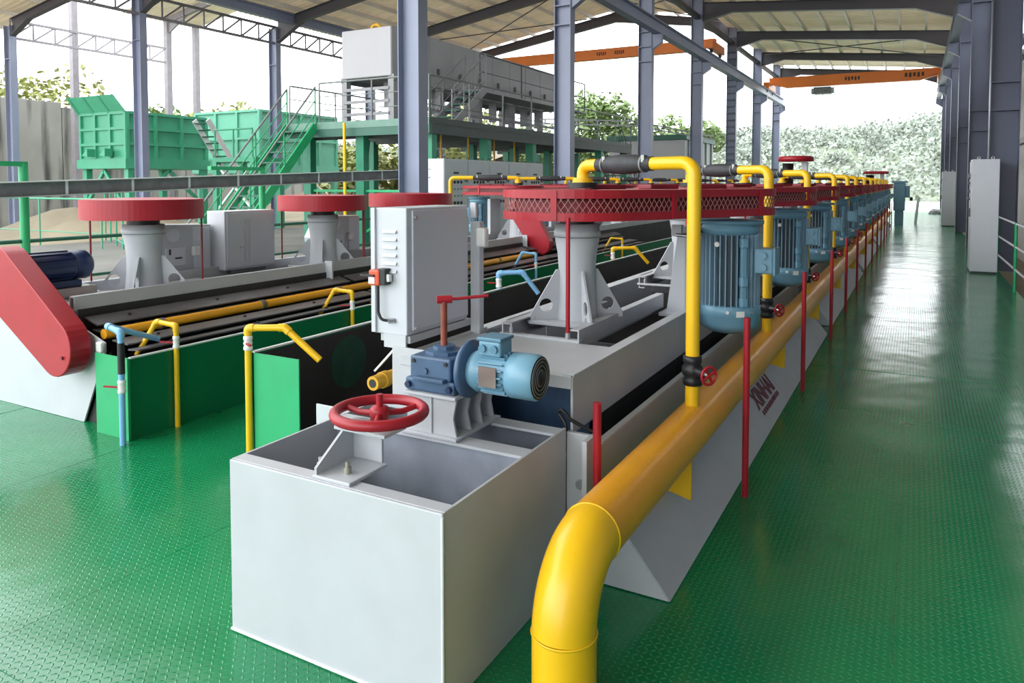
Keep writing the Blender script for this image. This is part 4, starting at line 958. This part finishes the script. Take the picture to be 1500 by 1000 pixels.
spray_pipe(-4.225, 8.35, 0, .70, (-4.42, 8.35, .71), (-4.55, 8.3, .46), 'water_pipe_blue', 'pale blue water pipe farther back on the second row launder', 'spray pipes of the second row', valve_z=.55)
spray_pipe(-4.225, 11.5, 0, .68, (-4.42, 11.5, .69), (-4.55, 11.45, .46), 'yellow', 'farthest yellow spray pipe, right of the near pedestal', 'spray pipes of the second row', valve_z=.55)
spray_pipe(-3.245, 2.865, 0, .795, (-3.05, 2.95, .80), (-2.86, 3.02, .625), 'yellow', 'yellow spray pipe bending over the green front plate', 'spray pipes of the near row', valve_z=.71, r=.019, lev=1)
spray_pipe(-3.245, 5.68, 0, .80, (-3.05, 5.76, .81), (-2.92, 5.82, .62), 'water_pipe_blue', 'light blue spray pipe just left of the near pedestal', 'spray pipes of the near row', valve_z=.71, r=.021)
spray_pipe(-3.245, 8.5, 0, .80, (-3.0, 8.6, .81), (-2.86, 8.7, .62), 'yellow', 'yellow spray pipe seen between near pedestal and motor stand', 'spray pipes of the near row', valve_z=.71, r=.021)

# ---- cable tray and railing left of row B
def tray_pt(y): return 1.53 + (y - 4.1) * .0342
ct = thing('cable_tray', 'long dark cable tray with white bands crossing behind the red guards', 'cable tray', (-8.2, 2.5, 1.4))
za, zb2 = tray_pt(2.5), tray_pt(11.6)
part('web', MB().add([(-8.2, 2.5, za - .075), (-8.19, 2.5, za - .075), (-8.19, 11.6, zb2 - .075), (-8.2, 11.6, zb2 - .075), (-8.2, 2.5, za + .07), (-8.19, 2.5, za + .07), (-8.19, 11.6, zb2 + .07), (-8.2, 11.6, zb2 + .07)], [(0, 3, 2, 1), (4, 5, 6, 7), (0, 1, 5, 4), (1, 2, 6, 5), (2, 3, 7, 6), (3, 0, 4, 7)]), 'grey_dark', ct)
part('top_flange', MB().bar((-8.16, 2.5, za + .075), (-8.16, 11.6, tray_pt(11.6) + .075), .09, .012), 'edge_white', ct)
part('bottom_flange', MB().bar((-8.16, 2.5, za - .08), (-8.16, 11.6, tray_pt(11.6) - .08), .09, .012), 'grey_paint', ct)
for k in range(11):
    yy = 3.2 + k * .78; part('band', MB().box(-8.19, -8.175, yy - .012, yy + .012, tray_pt(yy) - .078, tray_pt(yy) + .072), 'edge_white', ct)
for k, yy in enumerate([4.36, 7.6, 10.9]):
    t = thing('railing_post', ['bright green railing post at the left edge', 'green railing post hidden behind the second pedestal', 'green railing post behind the control cabinet'][k], 'post', (-8.25, yy, 0), 'green railing posts')
    part('pole', MB().cyl((-8.27, yy, -.1), (-8.27, yy, 1.80), .045, n=16), 'green_rail', t)
    part('arm', MB().bar((-8.27, yy + .03, 1.80), (-8.27, yy - .9, 1.80), .07, .05), 'green_rail', t)
rl = thing('railing', 'thin dark green handrail running behind the second row', 'railing', (-8.27, 2.5, .95))
part('top_rail', MB().cyl((-8.27, 2.0, .985), (-8.27, 13, .985), .022, n=12), 'green_plat', rl)
part('lower_rail', MB().cyl((-8.27, 2.0, .55), (-8.27, 13, .55), .018, n=12), 'green_plat', rl)

# ================================================================== RIGHT AISLE: cabinets, railing
def aisle_cab(x0, x1, y, d, label):
    t = thing('switch_cabinet', label, 'cabinet', ((x0 + x1) / 2, y, 0), 'switch cabinets along the aisle')
    part('body', MB().box(x0, x1, y, y + d, .03, 2.02), 'grey_cabinet', t, bevel=.008)
    part('plinth', MB().box(x0 + .01, x1 - .01, y + .01, y + d - .01, 0, .03), 'black', t)
    part('door', MB().box(x0 - .012, x0, y + .02, y + d - .02, .06, 1.98), 'grey_cabinet', t, bevel=.004)
    for k, z in enumerate((1.72, 1.6, 1.45, 1.32)):
        part('selector' if k else 'meter', MB().cyl((x0 - .012, y + .22, z), (x0 - .05, y + .22, z), .05 if k == 0 else .025, n=14), 'grey_dark', t)
    part('handle', MB().box(x0 - .03, x0 - .012, y + .06, y + .09, 1.0, 1.15), 'black', t)
    for xx in (x0 + .1, x1 - .1): part('lifting_eye', MB().torus((xx, y + .1, 2.045), .022, .007, axis='y', n=16, m=6), 'steel', t)
    return t
aisle_cab(.87, 1.28, 15.40, .55, 'tall pale grey switch cabinet in front of the nearest right column')
aisle_cab(.85, 1.27, 31.6, .55, 'farther pale grey switch cabinet along the right aisle')
rr = thing('railing', 'metal guard railing with green posts along the right floor edge', 'railing', (1.30, 6, 0))
for z in (1.0, .66, .33): part('rail', MB().cyl((1.30, 7.0, z), (1.30, 15.75, z), .016, n=10), 'grey_cabinet', rr)
for yy in (7.2, 10.1, 13.0, 15.7): part('post', MB().cyl((1.30, yy, 0), (1.30, yy, 1.02), .022, n=12), 'green_rail', rr)
gp = single('drain_pipe', MB().cyl((2.2, 17.6, -.5), (2.2, 17.6, 1.3), .07, n=16), 'green_rail', (2.2, 17.6, -.5), 'green upright pipe beyond the right railing', 'pipe')
# bits of the far end
eb = thing('end_motor_box', 'blue steel box at the far end of the near row', 'steel box', (-.55, 31.6, 0))
part('body', MB().box(-.75, -.35, 31.5, 31.95, .55, 1.60), 'motor_light', eb, bevel=.02)
part('lid', MB().box(-.80, -.28, 31.45, 32.0, 1.60, 1.68), 'motor_light', eb, bevel=.01)
part('side_box', MB().box(-.35, -.2, 31.6, 31.85, 1.05, 1.5), 'motor_light', eb, bevel=.02)
part('leg', MB().box(-.7, -.4, 31.6, 31.9, 0, .55), 'motor_light', eb)
part('knob', MB().cyl((-.2, 31.7, 1.0), (-.1, 31.7, 1.0), .07, n=12), 'black', eb)
single('white_pole', MB().cyl((.0, 33.5, 0), (.10, 33.5, 1.05), .055, n=12), 'white', (0, 33.5, 0), 'short white leaning pole at the far end of the aisle', 'pole')
_iv, _if = ico(2); _r = random.Random(4)
single('debris_pile', MB().add([Vector((1.0, 44, -.02)) + Vector((v.x * .45, v.y * .5, max(0, v.z) * .32)) * _r.uniform(.7, 1.2) for v in _iv], _if), 'grey_dark', (1, 44, 0), 'small dark rubble at the far end of the right wall', 'rubble')

# ================================================================== DECK, PLATFORM AND FILTER PRESS
structure('floor_deck', MB().box(-20, FX0 - .02, 8, 36, -.30, -.02), 'deck_concrete')
# tall cabinets
tc0 = thing('switchgear_cabinet', 'first tall grey switchgear cabinet of the row, with pale side', 'cabinet', (-9.03, 13.52, 0), 'row of tall switchgear cabinets')
X0, X1, Y0, Y1 = -9.26, -8.80, 13.05, 13.99
part('body', MB().box(X0, X1, Y0, Y1, -.02, 2.12), 'grey_cabinet', tc0, bevel=.006)
part('door', MB().box(X1, X1 + .012, Y0 + .015, Y1 - .015, .05, 2.10), 'grey_cabinet', tc0, bevel=.004)
part('meter', MB().box(X1 + .012, X1 + .03, 13.42, 13.60, 1.80, 1.84), 'black', tc0)
for r_ in range(4):
    for k in range(4):
        part('indicator', MB().cyl((X1 + .012, 13.32 + k * .13, 1.62 - r_ * .15), (X1 + .03, 13.32 + k * .13, 1.62 - r_ * .15), .035 if r_ in (0, 3) else .018, n=10), 'black' if r_ in (0, 3) else 'grey_dark', tc0)
part('handle', MB().cyl((X1 + .012, 13.90, 1.68), (X1 + .05, 13.90, 1.68), .06, n=12), 'grey_dark', tc0)
part('lifting_eye', MB().torus((X1 - .1, 13.2, 2.14), .03, .01, axis='y', n=14, m=6), 'black', tc0)
part('lifting_eye', MB().torus((X1 - .1, 13.85, 2.14), .03, .01, axis='y', n=14, m=6), 'black', tc0)
for k in range(1, 5): dup(tc0, (-9.03, 13.52 + .95 * k, 0), f'{ORD[k]} tall grey switchgear cabinet of the row, counted from the left', 'row of tall switchgear cabinets')

PXL, PXR, PYN, PYF, PZT = -14.7, -10.1, 14.4, 28.5, 3.12
pf = thing('steel_platform', 'raised dark green steel platform on columns carrying the filter press', 'platform', (-12.4, 14.4, 0))
part('deck', MB().box(PXL, PXR, PYN, PYF, PZT - .05, PZT), 'plat_shade', pf)
part('front_beam', MB().box(PXL, PXR, PYN - .02, PYN + .10, PZT - .34, PZT - .05), 'green_plat', pf)
part('front_edge', MB().box(PXL, PXR, PYN - .03, PYN - .02, PZT - .14, PZT + .04), 'fascia', pf)
part('side_beam', MB().box(PXR - .12, PXR, PYN + .1, PYF, PZT - .34, PZT - .05), 'plat_shade', pf)
part('side_edge', MB().box(PXR, PXR + .01, PYN, PYF, PZT - .10, PZT + .05), 'plat_shade', pf)
for x in (-14.2, -12.4, -10.3):
    for yy in (14.7, 17.3, 20.0, 22.8, 25.5, 28.2): part('leg', MB().box(x - .13, x + .13, yy - .11, yy + .11, -.02, PZT - .30), 'green_leg', pf, bevel=.01)
for yy in (14.9, 17.3, 20.0, 22.8, 25.5): part('cross_beam', MB().box(PXL + .1, PXR - .12, yy - .06, yy + .06, PZT - .38, PZT - .05), 'plat_shade', pf)
for a, b in [((-14.2, 14.7), (-12.4, 14.7)), ((-12.4, 14.7), (-10.3, 14.7))]:
    part('tie', MB().bar((a[0], a[1], .3), (b[0], b[1], 1.4), .06, .06), 'green_rail', pf)
    part('tie', MB().bar((a[0], a[1], 1.4), (b[0], b[1], 1.4), .06, .06), 'green_rail', pf)
def guardrail(name, pts, label, material, z0, h=1.05, group=None, n_mid=2, sp=1.0):
    t = thing(name, label, 'railing', tuple(pts[0][:2]) + (z0,), group)
    for a, b in zip(pts[:-1], pts[1:]):
        a = Vector(a); b = Vector(b); n = max(1, round((b - a).length / sp))
        part('top_rail', MB().cyl(a + Vector((0, 0, h)), b + Vector((0, 0, h)), .024, n=8), material, t)
        for m in range(n_mid): part('mid_rail', MB().cyl(a + Vector((0, 0, h * (m + 1) / (n_mid + 1))), b + Vector((0, 0, h * (m + 1) / (n_mid + 1))), .014, n=6), material, t)
        for k in range(n + 1):
            p = a.lerp(b, k / n); part('post', MB().cyl(p, p + Vector((0, 0, h)), .022, n=8), material, t)
    return t
guardrail('guardrail', [(-13.6, PYN + .05, PZT), (PXR - .05, PYN + .05, PZT)], 'grey guardrail at the near end of the raised platform', 'rail_grey', PZT, group='platform railings', sp=1.6)
guardrail('guardrail', [(PXR - .05, PYN + .1, PZT), (PXR - .05, PYF, PZT)], 'dark guardrail along the right side of the raised platform', 'rail_grey', PZT, group='platform railings', sp=1.75)
guardrail('guardrail', [(PXL + .05, PYF, PZT), (PXL + .05, PYN + .05, PZT)], 'grey guardrail along the far left side of the raised platform', 'filter_grey', PZT, group='platform railings', sp=1.75)
# stairs
def stairs(name, x0, x1, ya, za, yb, zb, n, label, material, rail=True):
    t = thing(name, label, 'stairs', ((x0 + x1) / 2, yb, zb), 'green steel stairs')
    for x in (x0, x1): part('stringer', MB().bar((x, ya, za), (x, yb, zb), .05, .22), material, t)
    for k in range(n):
        u = (k + .5) / n; part('tread', MB().box(x0, x1, ya + (yb - ya) * u - .13, ya + (yb - ya) * u + .13, za + (zb - za) * u - .02, za + (zb - za) * u + .02), 'green_plat', t)
    if rail:
        for x in (x0, x1):
            part('handrail', MB().cyl((x, ya, za + 1.0), (x, yb, zb + 1.0), .026, n=8), 'rail_grey', t)
            for q in (.33, .66): part('mid_rail', MB().cyl((x, ya, za + q), (x, yb, zb + q), .014, n=6), material, t)
            for k in range(4):
                u = k / 3; p = Vector((x, ya + (yb - ya) * u, za + (zb - za) * u)); part('baluster', MB().cyl(p, p + Vector((0, 0, 1.0)), .02, n=8), material, t)
    return t
stairs('steel_stairs', -14.65, -13.65, PYN - .05, PZT - .05, 11.1, -.5, 13, 'dark green steel stairs climbing to the near end of the raised platform', 'green_rail')
stairs('steel_stairs', -11.75, -11.05, 18.6, 4.35, 16.8, PZT, 6, 'short grey steps on top of the raised platform beside the press', 'filter_grey')
stairs('steel_stairs', -11.6, -10.6, 28.4, 3.1, 31.3, .2, 11, 'dark steel stairs at the far end of the raised platform', 'green_plat')
# filter press
fp = thing('filter_press', 'long grey filter press standing on the raised platform', 'filter press', (-12.9, 15.5, PZT))
fx0, fx1, fy0, fy1, fz0, fz1 = -13.75, -12.06, 15.5, 26.5, 4.40, 5.70
part('body', MB().box(fx0, fx1, fy0, fy1, fz0, fz1), 'filter_grey', fp, bevel=.02)
part('end_panel', MB().box(fx0 + .02, fx1 - .02, fy0 - .02, fy0, fz0 + .02, fz1 - .02), 'filter_white', fp)  # paler than the body: light on this end is put into colour
part('base_beam', MB().box(fx1 - .02, fx1 + .06, fy0, fy1, fz0 - .10, fz0 + .05), 'filter_grey', fp)
part('base_beam', MB().box(fx0 - .06, fx0 + .02, fy0, fy1, fz0 - .10, fz0 + .05), 'filter_grey', fp)
for k in range(6):
    yy = fy0 + .1 + k * (fy1 - fy0 - .2) / 5
    for x in (fx0 + .05, fx1 - .05): part('leg', MB().box(x - .09, x + .09, yy - .09, yy + .09, PZT, fz0), 'filter_grey', fp)
    part('cross_tie', MB().box(fx1 - .03, fx1 + .02, yy, min(yy + 2.1, fy1), 3.62, 3.70), 'filter_grey', fp)
for k in range(9):
    yy = fy0 + .9 + k * 1.15
    part('lug', MB().box(fx1, fx1 + .05, yy, yy + .1, fz0 + .25, fz0 + .45), 'rafter_dark', fp)
    part('hopper_plate', MB().box(-13.05, -12.75, yy, yy + .03, 3.7, fz0), 'filter_grey', fp)
    part('panel_seam', MB().box(fx1 + .001, fx1 + .012, yy - .3, yy - .27, fz0 + .06, fz1 - .03), 'filter_grey', fp)
for k in range(3): part('end_slat', MB().box(fx0 + .05, fx1 - .1, fy0 - .02, fy0 + .02, 3.4 + k * .33, 3.48 + k * .33), 'filter_grey', fp)
part('top_fan', MB().torus((-12.9, 15.9, fz1 + .0), .17, .05, axis='y', n=20, m=8), 'yellow_roller', fp)
guardrail('guardrail', [(fx1 + .75, 18.7, 4.35), (fx1 + .75, 26.5, 4.35)], 'upper dark handrail alongside the filter press body', 'rafter_dark', 4.35, group='platform railings', n_mid=1, sp=2.6)
part('walkway', MB().box(fx1 + .05, fx1 + .8, 18.6, 26.5, 4.29, 4.34), 'filter_grey', fp)
# hanging drain pipes below the platform
for k, yy in enumerate([15.6, 16.9, 18.3, 19.5, 20.8]):
    single('drain_hose', MB().cyl((-10.6, yy, 1.7), (-10.6, yy, PZT - .06), .025, n=8), 'yellow_roller', (-10.6, yy, 1.7), f'{ORD[k]} thin pipe hanging under the platform behind the cabinets', 'pipe', 'thin pipes under the platform')
single('bent_hose', MB().tube(fillet([(-13.0, 15.6, 2.75), (-13.05, 15.6, 2.3), (-13.25, 15.55, 1.7), (-13.3, 15.5, 1.2)], .2), .09, n=10), 'black', (-13, 15.6, 1.2), 'thick black hose hanging under the near end of the platform', 'hose')
single('yellow_upright_pipe', MB().cyl((-12.55, 14.2, 0), (-12.55, 14.2, 3.1), .04, n=10), 'yellow', (-12.55, 14.2, 0), 'thin yellow upright pipe in front of the raised platform', 'pipe')
# cable ladder and tank at back
cl = thing('cable_ladder', 'pale cable ladder spanning right from the raised platform', 'cable ladder', (-9.6, 20.4, 3.2))
for dz in (0, .14): part('side_rail', MB().bar((-10.2, 20.4, 3.42 + dz), (-7.9, 22.4, 3.42 + dz), .04, .04), 'filter_white', cl)
for k in range(9):
    u = (k + .5) / 9; p = Vector((-10.2, 20.4, 3.42)).lerp(Vector((-7.9, 22.4, 3.42)), u); part('rung', MB().cyl(p, p + Vector((0, 0, .14)), .02, n=6), 'filter_white', cl)
for dz in (0, .14): part('far_rail', MB().bar((-7.9, 22.4, 3.42 + dz), (-7.55, 31.5, 3.42 + dz), .04, .04), 'filter_grey', cl)
for k in range(14):
    u = (k + .5) / 14; p = Vector((-7.9, 22.4, 3.42)).lerp(Vector((-7.55, 31.5, 3.42)), u); part('rung', MB().cyl(p, p + Vector((0, 0, .14)), .02, n=6), 'filter_grey', cl)
wt = thing('water_tank', 'pale grey rectangular tank with green rim behind the yellow hose pipe', 'tank', (-11, 36, 0))
part('body', MB().box(-13.4, -9.6, 34.5, 40, 0, 3.65), 'filter_white', wt, bevel=.02)
part('rim', MB().box(-13.5, -9.5, 34.4, 40.1, 3.65, 3.9), 'green_plat', wt, bevel=.01)
for k in range(5): part('stiffener', MB().box(-9.6, -9.52, 35 + k * 1.1, 35.12 + k * 1.1, .05, 3.65), 'filter_grey', wt)

# ================================================================== FAR LEFT: concrete wall, hoppers, trees
cwall = struct_root('wall_concrete', (-36, 17, -.55))
for k in range(8):
    a = 14.0 + 3.4 * k
    part('wall_panel', MB().box(-36.6, -36, a + .015, a + 3.385, -.6, 5.45 - .22 * max(0, k - 1)), 'concrete', cwall, bevel=.03)
def hopper(x0, x1, y0, y1, z0, z1, zleg, label, m, nx, ny, nz, flare=True):
    t = thing('ore_hopper', label, 'hopper', ((x0 + x1) / 2, (y0 + y1) / 2, zleg), 'green ore hoppers')
    part('front_panel', MB().box(x0, x1, y0, y0 + .05, z0, z1), m, t)
    part('side_panel', MB().box(x1 - .05, x1, y0 + .05, y1, z0, z1), m, t)
    part('back_panel', MB().box(x0, x1 - .05, y1 - .05, y1, z0, z1), m, t)
    part('left_panel', MB().box(x0, x0 + .05, y0 + .05, y1 - .05, z0, z1), m, t)
    for k in range(nx + 1):
        x = x0 + (x1 - x0) * k / nx; part('front_rib', MB().box(x - .06, x + .06, y0 - .09, y0, z0, z1), m, t)
    for k in range(ny + 1):
        yy = y0 + (y1 - y0) * k / ny; part('side_rib', MB().box(x1, x1 + .09, yy - .06, yy + .06, z0, z1), m, t)
    for k in range(nz + 1):
        z = z0 + (z1 - z0) * k / nz
        part('front_rib', MB().box(x0, x1, y0 - .085, y0, z - .05, z + .05), m, t); part('side_rib', MB().box(x1, x1 + .085, y0, y1, z - .05, z + .05), m, t)
    if flare:
        fl = part('flared_lip', MB().add([(x0 - .1, y0 - .02, z1), (x1, y0 - .02, z1), (x1 - .3, y0 - .35, z1 + .65), (x0 - .3, y0 - .35, z1 + .65), (x0 - .1, y0 + .03, z1), (x1, y0 + .03, z1), (x1 - .3, y0 - .30, z1 + .65), (x0 - .3, y0 - .30, z1 + .65)], [(0, 1, 2, 3), (7, 6, 5, 4), (0, 4, 5, 1), (1, 5, 6, 2), (2, 6, 7, 3), (3, 7, 4, 0)]), m, t)
        for k in range(4):
            u = k / 3; a = Vector((x0 - .1, y0 - .05, z1)).lerp(Vector((x1, y0 - .05, z1)), u); b = Vector((x0 - .3, y0 - .38, z1 + .65)).lerp(Vector((x1 - .3, y0 - .38, z1 + .65)), u); part('lip_rib', MB().bar(a, b, .08, .08), m, fl)
    part('sill_beam', MB().box(x0 - .15, x1 + .12, y0 - .15, y1 + .1, z0 - .35, z0), m, t)
    for (lx, ly) in ((x0, y0), (x1 - .2, y0), (x0, y1 - .2), (x1 - .2, y1 - .2)):
        part('leg', MB().box(lx, lx + .24, ly, ly + .24, zleg, z0 - .35), m, t)
    for (a, b) in (((x0 + .1, y0), ((x0 + x1) / 2, y0)), ((x1 - .1, y0), ((x0 + x1) / 2, y0))): part('brace', MB().bar((a[0], a[1], z0 - 1.9), (b[0], b[1], z0 - .4), .12, .12), m, t)
    for (a, b) in (((x1, y0 + .1), (x1, (y0 + y1) / 2)), ((x1, y1 - .1), (x1, (y0 + y1) / 2))): part('brace', MB().bar((a[0], a[1], z0 - 1.9), (b[0], b[1], z0 - .4), .12, .12), m, t)
    for k in range(2):
        part('chute_hook', MB().prism([(x0 + .6 + k * 1.1, z0 + .15), (x0 + .95 + k * 1.1, z0 + .1), (x0 + .95 + k * 1.1, z0 + .4)], y0 - .4, y0 - .09), m, t)
    return t
hopper(-28.8, -26.0, 17.4, 20.9, 2.5, 4.25, -.55, 'green ribbed ore hopper with flared lip on braced legs', 'mint', 3, 3, 3)
hopper(-30.5, -26.2, 24.0, 29.0, 2.4, 4.9, -.55, 'paler green hopper standing farther back', 'mint_pale', 3, 4, 2, flare=False)
# small stair between hopper and platform, and small green platform
stairs('steel_stairs', -25.4, -24.6, 19.9, 4.1, 23.2, -.5, 18, 'steep pale steel ladder stair right of the green hopper', 'edge_white', rail=False)
sp_ = thing('green_frame', 'small mint green work platform between hopper and stairs', 'platform', (-20.5, 19, -.5))
part('deck', MB().box(-22.3, -20.2, 18.2, 19.6, 2.35, 2.5), 'mint', sp_)
for (x, yy) in ((-22.2, 18.3), (-20.3, 18.3), (-22.2, 19.5), (-20.3, 19.5)): part('leg', MB().box(x - .1, x + .1, yy - .1, yy + .1, -.55, 2.35), 'mint', sp_)
for (a, b) in (((-22.2, 18.3, .6), (-20.3, 18.3, 2.3)), ((-20.3, 18.3, .6), (-22.2, 18.3, 2.3))): part('brace', MB().bar(a, b, .08, .08), 'edge_white', sp_)
for x in (-22.2, -21.25, -20.3): part('rail_post', MB().cyl((x, 18.25, 2.5), (x, 18.25, 3.5), .03, n=8), 'mint', sp_)
part('rail', MB().cyl((-22.2, 18.25, 3.5), (-20.3, 18.25, 3.5), .03, n=8), 'mint', sp_)
# second walkway railing, mint, low left
guardrail('guardrail', [(-15.8, 10.6, -.5), (-20.5, 13.0, -.5)], 'mint green guardrail low down left of the dark stairs', 'mint', -.5, h=1.9, group='low left railings', n_mid=2, sp=1.5)
guardrail('guardrail', [(-17.5, 11.0, -.5), (-25.5, 11.0, -.5)], 'thin mint rail in front of the concrete wall', 'mint', -.5, h=1.7, group='low left railings', n_mid=1, sp=2.4)
# logs and soil heap
for k in range(8):
    rk = random.Random(k + 5); x = -19.5 - k * .75; yy = 9.0 + rk.uniform(-.6, .6) ; ang = rk.uniform(-.5, .5)
    d = Vector((math.cos(ang + 2.6), math.sin(ang + 2.6), .02)) * 1.5; c = Vector((x, yy, -.30 + .18 * (k % 3)))
    single('cut_log', MB().cyl(c - d, c + d, rk.uniform(.10, .17), n=10), 'log_wood', c, f'{ORD[k]} pale log on the soil behind the railing, from the right', 'log', 'logs on the soil')
hp = MB(); ng = 14
hv = [(-31 + 14 * i / (ng - 1), 12.5 + 5 * j / (ng - 1), -.6 + 1.3 * math.sin(math.pi * i / (ng - 1)) * math.sin(math.pi * j / (ng - 1)) * (.8 + .4 * random.Random(i * 20 + j).random())) for j in range(ng) for i in range(ng)]
hp.add(hv, [(j * ng + i, j * ng + i + 1, (j + 1) * ng + i + 1, (j + 1) * ng + i) for j in range(ng - 1) for i in range(ng - 1)], True)
single('soil_heap', hp, 'sand', (-24, 15, -.6), 'low sandy soil heap in front of the concrete wall', 'soil')
# embankment and trees behind
em = MB(); ne = 20
em.add([(-95 + 70 * i / (ne - 1), 30 + 40 * j / (ne - 1), -.6 + 4.0 * min(1, j / 6.0) + .5 * math.sin(i * 1.3 + j)) for j in range(ne) for i in range(ne)], [(j * ne + i, j * ne + i + 1, (j + 1) * ne + i + 1, (j + 1) * ne + i) for j in range(ne - 1) for i in range(ne - 1)], True)
structure('embankment', em, 'sand')
def tree(x, y, z, h, r, label, m, seed, n=2600, ls=.23):
    rt = random.Random(seed); t = thing('tree', label, 'tree', (x, y, z), 'trees beyond the hall')
    part('trunk', MB().tube([(x, y, z), (x + .1, y, z + h * .4), (x - .05, y, z + h * .7)], [r * .10, r * .07, r * .03], n=8), 'bark', t)
    mb = MB(); cl_ = [(Vector((x + rt.uniform(-.6, .6) * r, y + rt.uniform(-.6, .6) * r, z + h * rt.uniform(.35, .92))), r * rt.uniform(.3, .55)) for _ in range(11)]
    for k in range(n):
        c, s = cl_[k % 11]; d = Vector((rt.gauss(0, 1), rt.gauss(0, 1), rt.gauss(0, .8))).normalized() * s * (rt.random() ** .35)
        a = Vector((rt.uniform(-1, 1), rt.uniform(-1, 1), rt.uniform(-.6, .6))).normalized(); b = a.orthogonal().normalized(); p = c + d; q = ls * rt.uniform(.6, 1.3)
        mb.add([p - a * q, p + b * q * .45, p + a * q, p - b * q * .45], [(0, 1, 2, 3)])
    part('crown', mb, m, t, kind='stuff')
    return t
for k, (x, y, z, h, r, m, lab) in enumerate([
    (-47, 23, -.5, 9.0, 4.2, 'leaf_yellow', 'yellow green tree behind the leftmost column'), (-44, 27, -.5, 8.2, 3.6, 'leaf_yellow', 'pale yellow tree above the stained concrete wall'),
    (-43, 31, -.5, 8.0, 3.4, 'leaf_green', 'green tree just left of the slim post, above the wall'), (-42, 35.5, -.5, 7.6, 3.2, 'leaf_yellow', 'yellow tree behind the hopper rim'),
    (-28, 32.5, -.5, 3.6, 3.0, 'leaf_yellow', 'low yellow bush seen under the stairs'), (-25, 35.5, -.5, 4.4, 3.4, 'leaf_yellow', 'yellow bush seen below the near end of the platform'),
    (-19, 41, -.5, 5.2, 4.0, 'leaf_green', 'green bush seen between the platform legs'), (-17, 46, -.5, 5.4, 4.0, 'leaf_yellow', 'yellow bush seen above the tall switchgear cabinets'),
    (-17.6, 43.1, 0, 7.6, 2.7, 'leaf_green', 'bright green tree right of the platform stairs'), (-13.4, 47, 0, 6.0, 2.6, 'leaf_green', 'small green tree behind the pale tank'),
    (-30, 46, 2, 5.0, 4.5, 'leaf_yellow', 'distant yellow tree behind the pale green tank'), (-52, 20, -.5, 7, 4.2, 'leaf_yellow', 'yellow shrubbery at the left picture edge')]):
    tree(x, y, z, h, r, lab, m, 100 + k)
